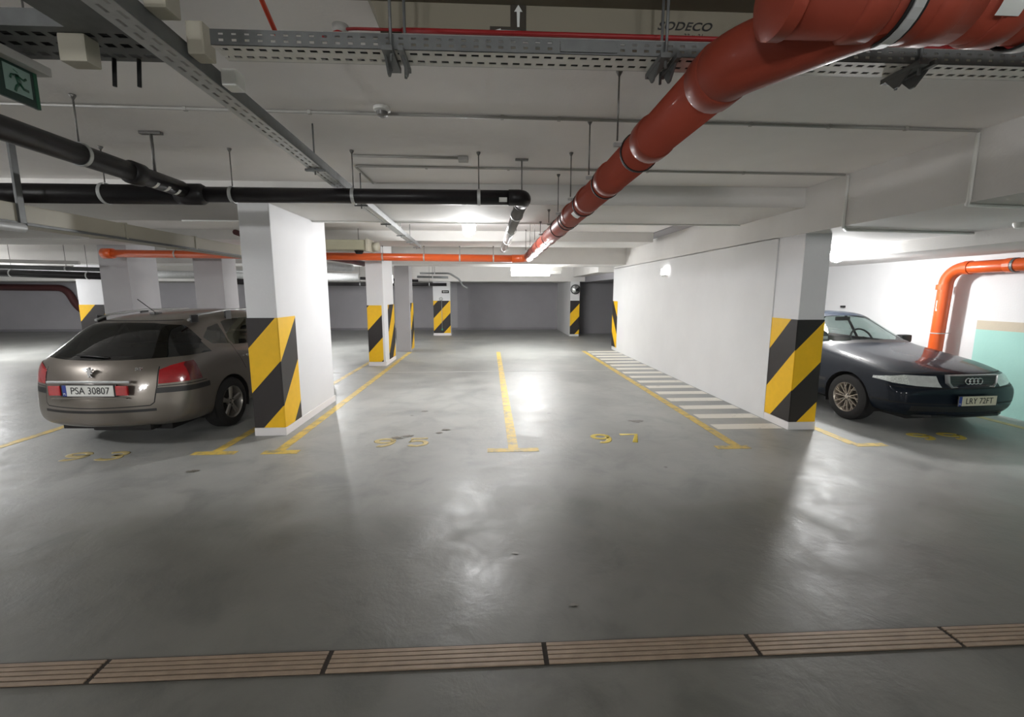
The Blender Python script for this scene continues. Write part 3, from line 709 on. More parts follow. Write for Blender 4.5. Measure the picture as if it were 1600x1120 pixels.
bg_pipe([(-3.3, 6.2, 2.48), (-3.55, 7.8, 2.46)], .035, 'darkred', 'short dark red pipe stub just left of the big pillar, high up', clips=1)
t = bg_pipe([(-16, 14.2, 2.30), (-4.2, 15.0, 2.20)], .12, 'galv', 'wide bright steel duct in the left distance', name='air_duct', cat='duct')
bg_pipe([(6.93, 4.2, 2.075), (6.93, 6.40, 2.055), (6.93, 6.55, 1.92), (6.93, 6.58, .9), (6.93, 6.60, .0)], .088, 'orange2', 'bright orange drain pipe bending down the right wall behind the dark saloon', name='drain_pipe', fil=.14)
p = bpy.data.objects[[o.name for o in bpy.data.objects if o.name.startswith('drain_pipe')][-1]]
del p['group']
for c, ax in (((6.93, 6.26, 2.057), (0, 1, 0)), ((6.93, 5.72, 2.06), (0, 1, 0)), ((6.93, 6.575, 1.78), (0, 0, 1))):
    bm = ring(bmesh.new(), c, ax, .087, .08, .010); obj('socket', bm, M['orange2'], p)
bm = ring(bmesh.new(), (6.93, 6.58, 1.08), (0, 0, 1), .088, .014, .006); tube(bm, [(7.02, 6.58, 1.08), (7.15, 6.58, 1.08)], .005, 8); obj('pipe_clamp', bm, M['galv'], p)
bm = ring(bmesh.new(), (6.93, 5.66, 2.06), (0, 1, 0), .090, .03, .006); tube(bm, [(7.02, 5.66, 2.06), (7.15, 5.66, 2.06)], .006, 8); obj('pipe_clamp', bm, M['galvdark'], p)
wrap_label('sticker', (6.93, 6.58, 1.50), 'Z', .0895, .16, PI*1.02, PI*1.22, M['signwhite'], p)
# small wall fittings
tag(obj('wall_bracket', B((7.10, 8.7, 1.40), (7.15, 8.78, 1.44), .004), M['dark']), 'tiny dark bracket on the bright wall above the saloon roof', 'bracket')

# ------------------------------------------------------------------ lamps
def bulkhead(name, loc, watts, label, r=.085, group='bulkhead lamps', stem=0):
    t = thing(name, label, 'lamp', loc, 0, group)
    obj('lamp_globe', lathe(bmesh.new(), [(0, -r*1.15), (r*.6, -r*.95), (r*.95, -r*.3), (r, .02), (r*.95, .05)], seg=28), M['lampglow'], t, True)
    obj('base', lathe(bmesh.new(), [(r*.95, .045), (r*1.1, .05), (r*1.1, .095), (0, .095)], seg=28), M['whiteplastic'], t, True)
    if stem: obj('stem', T([(0, 0, .09), (0, 0, stem-loc[2])], .012, 8), M['whiteplastic'], t)
    l = omni('lamp_light', (loc[0], loc[1], loc[2]-r*1.15-.03), watts, .07); l.data.energy = watts*.75; l.parent = t; l.location = (0, 0, -r*1.15-.07)
    d = bpy.data.lights.new('lamp_light', 'SPOT'); d.energy = watts*.25; d.spot_size = math.radians(176); d.spot_blend = .5; d.shadow_soft_size = .08; d.color = (.985, .99, 1)
    q = bpy.data.objects.new('lamp_light', d); C.objects.link(q); q.parent = t; q.location = (0, 0, -r*1.15-.05)
    return t
p_, w_ = LAMPS['centre']; bulkhead('bulkhead_lamp', p_, w_, 'glowing round bulkhead lamp between the beams over the empty bays', .10, stem=H-.001)
p_, w_ = LAMPS['right']; bulkhead('bulkhead_lamp', p_, w_, 'glowing bulkhead lamp high above the dark saloon', .105)
p_, w_ = LAMPS['left']; bulkhead('bulkhead_lamp', p_, w_, 'glowing lamp just showing past the edge of the big left pillar', stem=H)
def area(name, loc, watts, sx, sy, parent=None, col=(1, .98, .94)):
    l = bpy.data.lights.new(name, 'AREA'); l.shape = 'RECTANGLE'; l.size = sx; l.size_y = sy; l.energy = watts; l.color = col
    o = bpy.data.objects.new(name, l); C.objects.link(o); o.location = loc
    if parent: o.parent = parent
    return o
def tube_lamp(loc, watts, label, ln=1.45, tilt=0):
    t = thing('tube_lamp', label, 'lamp', loc, tilt, 'tube lamps')
    obj('housing', B((-ln/2, -.07, -.02), (ln/2, .07, .085), .012), M['whiteplastic'], t)
    bm = bmesh.new(); tube(bm, [(-ln/2+.03, 0, -.09), (ln/2-.35, 0, -.09)], .075, 16); obj('diffuser', bm, M['tubeglow'], t)
    obj('gear_box', B((ln/2-.34, -.05, -.10), (ln/2-.02, .05, -.02), .008), M['whiteplastic'], t)
    for dx in (-.45, .1):
        l = omni('lamp_light', (0, 0, 0), watts/2, .12); l.parent = t; l.location = (dx, 0, -.22)
    return t
p_, w_ = LAMPS['tube']; tube_lamp(p_, w_, 'bright fluorescent tube lamp under the far beam, in the middle distance')
p_, w_ = LAMPS['fill_far_left']; tube_lamp(p_, w_, 'unseen fill lamp added far off on the left, above the distant floor')
p_, w_ = LAMPS['fill_left_bays']; bulkhead('bulkhead_lamp', (p_[0], p_[1], p_[2]+.35), w_, 'unseen fill lamp added over the aisle beyond the left edge')
for k, lb in (('fill_aisle_right', 'on the right'), ('fill_aisle_left', 'on the left'), ('fill_aisle_far', 'far to the left')):
    p_, w_ = LAMPS[k]; tube_lamp((p_[0], p_[1], H-.086), w_, 'unseen fill lamp added on the ceiling behind the viewer, '+lb)
# emergency light on wall, mirror, far signs
t = thing('emergency_light', 'small lit emergency light on the long white wall', 'emergency light', (3.719, 9.40, 2.13))
obj('lens', B((-.05, -.17, -.06), (-.012, .17, .07), .01), emit('emergency_glow', (1, 1, 1), 2.2), t)
obj('base', B((-.045, -.12, -.10), (0, .12, -.062), .008), M['conduit'], t)
obj('back_plate', B((-.012, -.16, -.055), (0, .16, .065), .004), M['whiteplastic'], t)
t = thing('convex_mirror', 'round convex traffic mirror on the far wall end', 'mirror', (3.34, 17.36, 1.82))
obj('mirror_face', lathe(bmesh.new(), [(0, -.07), (.07, -.062), (.13, -.04), (.165, -.01)], axis='Y', seg=32), M['mirror'], t, True)
obj('frame', lathe(bmesh.new(), [(.160, -.012), (.185, -.015), (.19, .01), (.16, .02), (0, .02)], axis='Y', seg=32), M['dark'], t, True)
obj('wall_mount', T([(0, .02, 0), (.05, .085, 0)], .02, 10), M['dark'], t)
t = thing('arrow_sign', 'small black arrow sign on the far pillar', 'arrow sign', (-1.72, 17.985, 1.73))
obj('backing', B((-.14, -.01, -.055), (.14, .014, .055)), M['black'], t)
obj('arrow', prism(bmesh.new(), [(-.11, 0), (-.05, .035), (-.05, .012), (.1, .012), (.1, -.012), (-.05, -.012), (-.05, -.035)], -.016, -.0101, 'Y'), M['signwhite'], t)
t = thing('wall_lamp_fitting', 'small round steel fitting with a thin cable hanging down the far pillar', 'fitting', (-1.90, 17.985, 1.45))
obj('fitting_cup', lathe(bmesh.new(), [(0, -.06), (.05, -.055), (.07, -.02), (.07, .014), (0, .014)], axis='Y', seg=20), M['galv'], t, True)
obj('cable', T([(0.03, -.03, -.05), (.03, -.03, -1.18)], .010, 8), M['galv'], t)
obj('plug', B((.005, -.05, -1.24), (.055, -.012, -1.17), .006), simple('green_plug', (60, 170, 130), .4), t)
tag(obj('lit_panel', box(B((-3.02, 13.9, 1.98), (-2.9, 13.93, 2.22), .004), (-2.965, 13.91, 2.22), (-2.955, 13.92, H)), emit('panel_glow', (1, 1, 1), 1.6)), 'tiny lit white panel between the second and the slim pillar', 'light panel')

# exit sign
t = thing('exit_sign', 'green emergency exit sign with a running man, at the upper left edge', 'exit sign', (-1.90, 2.06, 2.555), PI/2)
obj('housing', B((-.22, -.045, .052), (.105, .045, .088), .006), M['conduit'], t)
obj('panel', B((-.22, -.006, -.09), (.075, .006, .052), .002), M['exitgreen'], t)
obj('end_frame', B((.060, -.007, -.09), (.076, .007, .052), .001), simple('green_frame', (20, 80, 55), .4), t)
obj('pictogram_field', B((-.062, -.0075, -.060), (.045, -.0062, .040)), M['exitwhite'], t)
bm = bmesh.new()
tube(bm, [(.008-.024, -.009, .024), (.008-.0235, -.009, .025)], .010, 12)
for pts, r in (([(-.014, .012), (-.004, -.018)], .010), ([(-.012, .010), (-.034, .004), (-.040, -.010)], .0045), ([(-.010, .008), (.014, .0), (.026, .010)], .0045),
               ([(-.004, -.018), (.010, -.034), (.030, -.036)], .0055), ([(-.004, -.018), (-.018, -.034), (-.026, -.054)], .0055)):
    tube(bm, [(x, -.0085, z) for x, z in pts], r, 8)
for v in bm.verts: v.co.y = max(-.0095, min(-.0074, v.co.y))
obj('running_man', bm, simple('pictogram_green', (10, 70, 48), .5), t)
obj('pictogram_field', B((-.20, -.0075, -.040), (-.115, -.0062, .035)), M['exitwhite'], t)
bm = bmesh.new(); prism(bm, [(-.19, 0), (-.16, .022), (-.16, .009), (-.128, .009), (-.128, -.012), (-.16, -.012), (-.16, -.025)], -.0088, -.0075, 'Y')
obj('arrow', bm, simple('arrow_green', (10, 70, 48), .5), t)
for x in (-.20, .10): obj('hanger_rod', T([(x, .03, .088), (x, .03, H-2.555-.001)], .004, 8), M['rod'], t)
# ------------------------------------------------------------------ cars (local frame: x sideways, y from the front bumper backwards, z up)
def car_shell(st, levels=3):
    """st: list of stations, each a list of 10 (w, z) pts from underside centre to roof centre plus (y, bow). Returns smooth dense bmesh"""
    bm = bmesh.new(); rings = []
    for y, bow, pts in st:
        wm = max(p[0] for p in pts); row = {}
        for k, p in enumerate(pts):
            dy = p[2] if len(p) > 2 else 0
            for s in ((1,) if p[0] == 0 else (1, -1)):
                row[k, s] = bm.verts.new((s*p[0], y+bow*(p[0]/.85)**2+dy, p[1]))
            if p[0] == 0: row[k, -1] = row[k, 1]
        rings.append(row)
    n = 10
    for a, b in zip(rings, rings[1:]):
        for s in (1, -1):
            for k in range(n-1):
                vs = [a[k, s], a[k+1, s], b[k+1, s], b[k, s]]
                bm.faces.new(vs if s == 1 else vs[::-1])
    for r, rev in ((rings[0], False), (rings[-1], True)):
        for s in (1, -1):
            for k in range(4):
                vs = [r[k, s], r[k+1, s], r[n-2-k, s], r[n-1-k, s]]
                vs = list(dict.fromkeys(vs))
                bm.faces.new(vs if (s == 1) == rev else vs[::-1])
    me = bpy.data.meshes.new('tmp'); bmesh.ops.recalc_face_normals(bm, faces=bm.faces); bm.to_mesh(me); bm.free()
    o = bpy.data.objects.new('tmp', me); C.objects.link(o)
    md = o.modifiers.new('s', 'SUBSURF'); md.levels = levels; md.render_levels = levels
    bpy.context.view_layer.update()
    me2 = bpy.data.meshes.new_from_object(o.evaluated_get(bpy.context.evaluated_depsgraph_get()))
    bpy.data.objects.remove(o); bpy.data.meshes.remove(me)
    bm = bmesh.new(); bm.from_mesh(me2); bpy.data.meshes.remove(me2)
    return bm
AX = {'side': (1, 2), 'end': (0, 2), 'top': (0, 1)}
class Shell:
    def __init__(s, bm):
        s.bm = bm; bm.normal_update()
        s.ref = bm.copy(); s.ref.normal_update(); s.ref.faces.ensure_lookup_table()
        bmesh.ops.triangulate(s.ref, faces=s.ref.faces[:]); s.ref.normal_update(); s.ref.faces.ensure_lookup_table()
        s.tree = BVHTree.FromBMesh(s.ref)
        s.lab = bm.faces.layers.int.new('lab')
    def normal_at(s, p):
        loc, nn, idx, d = s.tree.find_nearest(p)
        if idx is None: return Vector((0, 0, 1))
        f = s.ref.faces[idx]; w_ = []; vs = f.verts
        a, b, c = (v.co for v in vs); ar = lambda p, q, r: (q-p).cross(r-p).length
        t = [ar(loc, b, c), ar(a, loc, c), ar(a, b, loc)]
        n = sum((vs[i].normal*t[i] for i in range(3)), Vector()); return n.normalized() if n.length > 0 else nn
    def cut(s, poly, ax, sel, label, over=(0,), planes=()):
        """label faces whose centre projects inside poly (2D, any shape)"""
        i, j = AX[ax]; k = 3-i-j; mn = [min(p[q] for p in poly)-.06 for q in (0, 1)]; mx = [max(p[q] for p in poly)+.06 for q in (0, 1)]
        def near(f):
            if f[s.lab] not in over: return False
            c = f.calc_center_median()
            if not (mn[0] <= c[i] <= mx[0] and mn[1] <= c[j] <= mx[1]): return False
            return sel(c, f.normal)
        E_ = []
        for a, b in zip(poly, poly[1:]+poly[:1]):
            d = (b[0]-a[0], b[1]-a[1]); L = math.hypot(*d)
            if L < 1e-6: continue
            co_ = [0, 0, 0]; no = [0, 0, 0]; co_[i], co_[j] = a; no[i], no[j] = -d[1]/L, d[0]/L
            E_.append((a, b, Vector(co_), Vector(no), L, (d[0]/L, d[1]/L)))
        for a, b, co_, no, L, d in E_:
            fs = []
            for f in s.bm.faces:
                if not near(f): continue
                # only faces close to this edge segment
                hit = False; lo = hi = None
                for v in f.verts:
                    q = (v.co[i]-a[0])*d[0]+(v.co[j]-a[1])*d[1]; r = (v.co-co_).dot(no)
                    lo = (min(lo[0], q), min(lo[1], r)) if lo else (q, r); hi = (max(hi[0], q), max(hi[1], r)) if hi else (q, r)
                if lo[1] < -1e-5 and hi[1] > 1e-5 and hi[0] > -.01 and lo[0] < L+.01: fs.append(f)
            geom = list(set(v for f in fs for v in f.verts))+list(set(e for f in fs for e in f.edges))+fs
            if fs: bmesh.ops.bisect_plane(s.bm, geom=geom, plane_co=co_, plane_no=no, dist=1e-5)
        for pc, pn in planes:
            fs = [f for f in s.bm.faces if near(f)]
            geom = list(set(v for f in fs for v in f.verts))+list(set(e for f in fs for e in f.edges))+fs
            if fs: bmesh.ops.bisect_plane(s.bm, geom=geom, plane_co=Vector(pc), plane_no=Vector(pn), dist=1e-5)
        s.bm.normal_update()
        for f in s.bm.faces:
            if f[s.lab] not in over: continue
            c = f.calc_center_median()
            if not sel(c, f.normal): continue
            if any((c-Vector(pc)).dot(Vector(pn)) < 0 for pc, pn in planes): continue
            x, y = c[i], c[j]; ins = False
            for (x0, y0), (x1, y1) in zip(poly, poly[1:]+poly[:1]):
                if (y0 > y) != (y1 > y) and x < (x1-x0)*(y-y0)/(y1-y0)+x0: ins = not ins
            if ins: f[s.lab] = label
    def seam(s, line, ax, sel, label, wd=.007, over=(0,)):
        for a, b in zip(line, line[1:]):
            d = Vector((b[0]-a[0], b[1]-a[1])).normalized(); n = Vector((-d.y, d.x))*wd/2
            s.cut([(a[0]+n.x, a[1]+n.y), (b[0]+n.x, b[1]+n.y), (b[0]-n.x, b[1]-n.y), (a[0]-n.x, a[1]-n.y)], ax, sel, label, over)
    def part(s, name, labs, mats, parent, push=0, matmap=None, thick=0):
        nb = s.bm.copy(); nl = nb.faces.layers.int['lab'] if 'lab' in nb.faces.layers.int else nb.faces.layers.int[0]
        bmesh.ops.delete(nb, geom=[f for f in nb.faces if f[nl] not in labs], context='FACES')
        if not nb.faces: nb.free(); return None
        for f in nb.faces: f.smooth = True; f.material_index = (matmap or {}).get(f[nl], 0)
        ns = [s.normal_at(v.co) for v in nb.verts]
        if push:
            for v, n in zip(nb.verts, ns): v.co += n*push
        me = bpy.data.meshes.new(name); nb.to_mesh(me); nb.free()
        for m in mats: me.materials.append(m)
        me.normals_split_custom_set_from_vertices([tuple(n) for n in ns])
        o = bpy.data.objects.new(name, me); C.objects.link(o); o.parent = parent; return o
def circ(cy, cz, r, n=22): return [(cy+r*math.cos(2*PI*k/n), cz+r*math.sin(2*PI*k/n)) for k in range(n)]
def arch(cy, cz, r, n=16): return [(cy+r, cz-.35)]+[(cy+r*math.cos(PI*k/n), cz+r*math.sin(PI*k/n)) for k in range(n+1)]+[(cy-r, cz-.35)]

def wheel(parent, loc, side, r, wd, spokes, style, rimmat, name='wheel', ang0=.2):
    t = bpy.data.objects.new(name, None); C.objects.link(t); t.parent = parent; t.location = loc
    rr = r*.66; s = side
    prof = [(rr*.97, -wd/2), (rr*1.02, -wd/2-.004), (r*.86, -wd/2-.006), (r*.97, -wd/2+.018), (r, -wd/2+.05), (r, wd/2-.05), (r*.97, wd/2-.018), (r*.86, wd/2+.006), (rr*1.02, wd/2+.004), (rr*.97, wd/2), (rr*.95, 0), (rr*.97, -wd/2)]
    obj('tyre', lathe(bmesh.new(), prof, axis='X', seg=48), M['tyre'], t, True)
    o = s*(wd/2-.006)
    prof = [(rr*1.0, o+s*.004), (rr*.96, o+s*.006), (rr*.90, o-s*.012), (rr*.86, o-s*.10), (rr*.5, o-s*.13), (0, o-s*.13)]
    bm = lathe(bmesh.new(), prof[:4], axis='X', seg=48); obj('rim', bm, rimmat, t, True)
    obj('brake_disc', lathe(bmesh.new(), [(rr*.87, o-s*.10), (rr*.62, o-s*.095), (rr*.60, o-s*.085), (rr*.2, o-s*.085), (0, o-s*.08)], axis='X', seg=36), M['brake'], t, True)
    bm = bmesh.new(); lathe(bm, [(0, o-s*.008), (rr*.12, o-s*.008), (rr*.17, o-s*.014), (rr*.24, o-s*.028), (rr*.25, o-s*.055)], axis='X', seg=30)
    def bar(a0, r0, a1, r1, w0, w1, d0, d1):
        p0 = Vector((0, math.cos(a0)*r0, math.sin(a0)*r0)); p1 = Vector((0, math.cos(a1)*r1, math.sin(a1)*r1))
        n = (p1-p0).normalized(); n = Vector((0, -n.z, n.y)); vs = []
        for p, q, d in ((p0, w0, d0), (p1, w1, d1)):
            for e, f_ in ((q, 0), (q*.6, 1), (-q*.6, 1), (-q, 0)):
                vs.append(bm.verts.new(p+n*e+Vector((s*(-d-.016*(1-f_))+o, 0, 0))))
        for k in range(3): bm.faces.new((vs[k], vs[k+1], vs[k+5], vs[k+4]))
        bm.faces.new((vs[0], vs[4], vs[7], vs[3])); bm.faces.new(vs[:4]); bm.faces.new(vs[4:])
    for k in range(spokes):
        a = ang0+2*PI*k/spokes
        if style == 'five': bar(a, rr*.12, a, rr*.94, rr*.10, rr*.17, .014, .006)
        else:   # crossed twin spokes
            bar(a-.16, rr*.14, a-.16, rr*.93, rr*.045, rr*.04, .02, .004); bar(a+.20, rr*.14, a+.20, rr*.93, rr*.045, rr*.04, .02, .004)
            bar(a-.05, rr*.55, a+2*PI/spokes/2, rr*.93, rr*.03, rr*.03, .014, .006)
    obj('spokes', bm, rimmat, t)
    for k in range(5):
        a = ang0+2*PI*(k+.5)/5; p = (o-s*.02, math.cos(a)*rr*.17, math.sin(a)*rr*.17)
        tube(bm if False else (b2 := bmesh.new()), [p, (p[0]+s*.012, p[1], p[2])], .008, 8); obj('bolt', b2, M['dark'], t)
    return t
def liner(parent, cy, cz, r, x0, x1):
    bm = bmesh.new(); n = 16; A = []; Bv = []
    for k in range(n+1):
        a = -.35+(PI+.7)*k/n; A.append(bm.verts.new((x0, cy+math.cos(a)*r, cz+math.sin(a)*r))); Bv.append(bm.verts.new((x1, cy+math.cos(a)*r, cz+math.sin(a)*r)))
    for k in range(n): bm.faces.new((A[k], A[k+1], Bv[k+1], Bv[k]))
    bm.faces.new(A)
    obj('wheel_arch_liner', bm, M['rubber'], parent)
def headrest_seat(parent, x, y, zb, name='front_seat', lean=.2, w_=.26):
    t = bpy.data.objects.new(name, None); C.objects.link(t); t.parent = parent; t.location = (x, y, zb)
    bm = bmesh.new(); box(bm, (-w_, -.5, -.12), (w_, .02, .08), .05); obj('cushion', bm, M['seat'], t, True)
    bm = bmesh.new(); mt = Matrix.Translation((0, .02, 0)) @ Matrix.Rotation(-lean, 4, 'X')
    box(bm, (-w_*.92, -.05, 0), (w_*.92, .07, .58), .05)
    for v in bm.verts: v.co = mt @ v.co
    obj('seat_back', bm, M['seat'], t, True)
    bm = bmesh.new(); box(bm, (-.13, -.04, .62), (.13, .05, .80), .04)
    for v in bm.verts: v.co = mt @ v.co
    obj('headrest', bm, M['seat'], t, True)
def plate(parent, c, rot, text, wd=.52, ht=.114, tilt=0, size=.105, col='plate'):
    t = bpy.data.objects.new('number_plate', None); C.objects.link(t); t.parent = parent; t.location = c; t.rotation_euler = (tilt, 0, rot)
    obj('plate_frame', B((-wd/2-.008, 0, -ht/2-.008), (wd/2+.008, .006, ht/2+.008), .002), M['dark'], t)
    obj('plate_face', B((-wd/2, -.003, -ht/2), (wd/2, 0, ht/2)), M[col], t)
    obj('country_band', B((-wd/2, -.0038, -ht/2), (-wd/2+.042, -.003, ht/2)), M['plateblue'], t)
    text_obj('country_letters', 'PL', .032, M['signwhite'], t, (-wd/2+.021, -.0042, -.035), (PI/2, 0, 0), .0004)
    text_obj('plate_lettering', text, size, M['black'], t, (.021, -.0045, -.002), (PI/2, 0, 0), .0006, 0, 1.02, .88)
    return t

M.update(
    tyre=simple('tyre_rubber', (30, 28, 28), .75, noise=.1),
    brake=simple('brake_disc', (58, 54, 50), .5, metal=.3),
    seat=simple('seat_fabric', (62, 70, 70), .9, noise=.1),
    plate=simple('plate_white', (205, 205, 200), .4), plateblue=simple('plate_blue', (30, 50, 130), .4),
    plateyellow=simple('plate_cream', (206, 200, 176), .4),
    paint_grey=simple('metallic_brown_grey_paint', (108, 101, 93), .34, metal=.5, coat=.7, noise=.02, nscale=300),
    paint_navy=simple('dark_navy_green_paint', (14, 22, 33), .6, metal=.0, coat=.5, spec=.1, noise=.02, nscale=300),
    seam=simple('panel_gap', (12, 11, 11), .8),
    trimblack=simple('black_trim', (24, 23, 23), .45),
    chrome=simple('chrome', (215, 215, 215), .15, metal=1),
    dullchrome=simple('silver_grille_frame', (170, 172, 172), .3, metal=.6, coat=.3),
    redlens=simple('red_lens', (158, 14, 22), .12, coat=1, noise=.06, nscale=40),
    redlens_dark=simple('dark_red_lens', (84, 14, 20), .15, coat=.8),
    headlens=simple('headlamp_lens', (196, 200, 198), .12, coat=1, noise=.08, nscale=25),
    indicator=simple('indicator_lens', (200, 205, 200), .1, coat=1, noise=.3, nscale=60),
    darkglass=glass('dark_tinted_glass', (.10, .13, .14), .02, .05),
    sideglass=glass('green_tinted_glass', (.42, .56, .50), .02, .06),
    clearglass=glass('windscreen_glass', (.84, .96, .93), .02, -.015),
    rim_a=simple('silver_alloy', (178, 168, 156), .3, metal=.7), rim_b=simple('grey_alloy', (150, 146, 140), .3, metal=.7),
    interior=simple('car_interior', (30, 32, 33), .9),
)
side_sel = lambda s: (lambda c, n: c.x*s > .3 and abs(n.x) > .25)

def split_sides(S, lab, name, mat, t):
    for s_ in (1, -1):
        for f in S.bm.faces:
            if f[S.lab] == lab and f.calc_center_median().x*s_ < 0: f[S.lab] = 190
        S.part(name, (lab,), [mat], t)
        for f in S.bm.faces:
            if f[S.lab] == 190: f[S.lab] = lab
# ===== dark saloon on the right
def saloon():
    t = thing('saloon_car', 'dark navy saloon car parked nose-out at the right, beside the teal wall', 'car', (5.70, 4.86, 0), math.radians(3.3))
    def ring_(zb, ws, zs, wm, zm, wb, zbelt, w6, z6, w7, z7, w8, z8, z9):
        return [(0, zb), (ws*.6, zb), (ws, zb+.01), (wm*.985, zs), (wm, zm), (wb, zbelt), (w6, z6), (w7, z7), (w8, z8), (0, z9)]
    st = [
        (.00, .20, [(0, .33), (.38, .33), (.62, .335), (.70, .37), (.73, .43), (.72, .50), (.66, .535), (.45, .55), (.25, .555), (0, .555)]),
        (.005, .22, [(0, .27), (.40, .27), (.66, .275), (.76, .34), (.79, .44), (.79, .53), (.72, .575), (.5, .59), (.25, .60), (0, .60)]),
        (.05, .24, ring_(.22, .68, .32, .825, .46, .82, .57, .75, .62, .52, .635, .25, .64, .645)),
        (.07, .26, ring_(.21, .70, .32, .835, .47, .835, .62, .78, .70, .52, .735, .25, .742, .745)),
        (.17, .24, ring_(.20, .72, .31, .85, .48, .845, .64, .79, .735, .52, .772, .26, .782, .785)),
        (.45, .16, ring_(.20, .74, .30, .862, .49, .855, .70, .80, .80, .54, .845, .28, .855, .858)),
        (.87, .10, ring_(.20, .74, .28, .868, .50, .86, .76, .79, .86, .55, .895, .30, .905, .91)),
        (1.18, .10, ring_(.20, .75, .27, .868, .50, .86, .81, .78, .91, .60, .935, .30, .948, .955)),
        (1.24, .26, ring_(.20, .75, .27, .868, .50, .86, .83, .77, .925, .62, .955, .33, .975, .985)),
        (1.62, .26, ring_(.20, .76, .26, .868, .50, .86, .87, .765, .985, .64, 1.14, .34, 1.165, 1.175)),
        (1.98, .22, ring_(.20, .76, .26, .868, .50, .86, .89, .76, 1.02, .585, 1.325, .34, 1.365, 1.375)),
        (2.15, .10, ring_(.20, .76, .26, .868, .50, .86, .90, .76, 1.02, .575, 1.350, .34, 1.393, 1.402)),
        (2.60, 0, ring_(.20, .76, .26, .868, .50, .86, .91, .76, 1.02, .57, 1.360, .33, 1.405, 1.415)),
        (3.05, -.06, ring_(.20, .76, .26, .868, .50, .86, .92, .755, 1.02, .56, 1.320, .33, 1.37, 1.38)),
        (3.22, -.12, ring_(.20, .76, .26, .868, .50, .86, .92, .755, 1.01, .55, 1.25, .33, 1.30, 1.31)),
        (3.72, -.14, ring_(.22, .75, .28, .868, .52, .86, .93, .76, 1.00, .60, 1.03, .33, 1.055, 1.06)),
        (4.00, -.12, ring_(.22, .74, .30, .865, .52, .85, .93, .76, .99, .58, 1.01, .30, 1.02, 1.025)),
        (4.36, -.14, ring_(.24, .72, .33, .85, .52, .83, .88, .74, .97, .56, .99, .30, 1.0, 1.0)),
        (4.45, -.18, ring_(.28, .68, .36, .82, .52, .80, .68, .70, .78, .52, .80, .30, .81, .81)),
        (4.49, -.20, [(0, .34), (.38, .34), (.62, .345), (.72, .40), (.74, .47), (.73, .56), (.66, .60), (.45, .62), (.25, .62), (0, .62)]),
    ]
    S = Shell(car_shell(st, 3))
    # labels: 0 paint, 1 gap, 2 windscreen, 3 side glass, 4 rear glass, 5 lamp, 6 indicator, 7 black trim, 9 removed
    up = lambda c, n: c.z > .9
    front = lambda c, n: n.y < -.15 and c.y < 1.2
    wf, wr_ = .87, 3.49
    for s_ in (1, -1):
        sel = side_sel(s_)
        S.cut(arch(wf, .31, .345), 'side', lambda c, n, s_=s_: c.x*s_ > .55, 9)
        S.cut(arch(wr_, .31, .345), 'side', lambda c, n, s_=s_: c.x*s_ > .55, 9)
        S.cut([(1.62, .955), (2.02, 1.20), (2.16, 1.285), (2.50, 1.31), (2.50, .955)], 'side', sel, 3)
        S.cut([(2.56, .955), (2.56, 1.31), (2.95, 1.27), (3.25, 1.10), (3.30, .965)], 'side', sel, 3)
        S.seam([(1.52, .28), (1.46, .60), (1.50, .90), (1.60, .945)], 'side', sel, 1)
        S.seam([(2.53, .26), (2.53, 1.33)], 'side', sel, 1)
        S.cut([(1.60, .935), (3.32, .945), (3.32, .957), (1.60, .948)], 'side', sel, 7)
        S.cut([(1.22, .47), (3.14, .47), (3.14, .51), (1.22, .51)], 'side', sel, 7)
        # headlamp with its indicator
        hp = [(s_*.385, .592), (s_*.395, .715), (s_*.68, .714), (s_*.80, .690), (s_*.87, .655), (s_*.80, .62), (s_*.62, .598)]
        S.cut(hp, 'end', lambda c, n, s_=s_: c.x*s_ > .2 and c.y < .50, 5)
        S.cut([(s_*.665, .590), (s_*.665, .73), (s_*.90, .73), (s_*.90, .59)], 'end', lambda c, n, s_=s_: c.x*s_ > .5 and c.y < .50, 6, over=(5,))
        S.seam([(s_*.37, .735), (s_*.46, .90)], 'end', lambda c, n: c.y < .1, 1)
    # bonnet gaps and creases
    for s_ in (1, -1):
        S.seam([(s_*.745, .42), (s_*.755, .9), (s_*.745, 1.30)], 'top', lambda c, n: c.z > .7 and n.z > .3, 1, .008)
    S.seam([(-.80, .735), (-.5, .742), (.5, .742), (.80, .735)], 'end', front, 1, .008)
    # windscreen and rear window
    ws = [(-.735, 1.56), (-.50, 1.40), (0, 1.335), (.50, 1.40), (.735, 1.56), (.575, 2.06), (.35, 1.985), (0, 1.955), (-.35, 1.985), (-.575, 2.06)]
    S.cut(ws, 'top', lambda c, n: c.z > .93 and c.y < 2.3, 2, over=(0, 1))
    S.cut([(-.76, 1.53), (-.50, 1.335), (0, 1.26), (.50, 1.335), (.76, 1.53), (.735, 1.56), (.50, 1.40), (0, 1.335), (-.50, 1.40), (-.735, 1.56)], 'top', lambda c, n: c.z > .9 and c.y < 2.3, 7, over=(0, 1))
    S.cut([(-.53, 3.22), (0, 3.28), (.53, 3.22), (.64, 3.50), (.62, 3.60), (0, 3.68), (-.62, 3.60), (-.64, 3.50)], 'top', lambda c, n: c.z > .95 and c.y > 3, 4)
    # bumper: dark strips and lower intake
    S.cut([(-.68, .30), (-.68, .365), (.68, .365), (.68, .30)], 'end', front, 7)
    S.cut([(-.86, .385), (-.86, .40), (.86, .40), (.86, .385)], 'end', lambda c, n: c.y < .5, 1)
    S.seam([(-.84, .583), (.84, .583)], 'end', lambda c, n: c.y < .36, 1, .010)
    S.part('body', (0, 1, 7), [M['paint_navy'], M['seam'], M['trimblack']], t, 0, {1: 1, 7: 2})
    S.part('windscreen', (2,), [M['clearglass']], t)
    split_sides(S, 3, 'side_window', M['clearglass'], t)
    S.part('rear_window', (4,), [M['clearglass']], t)
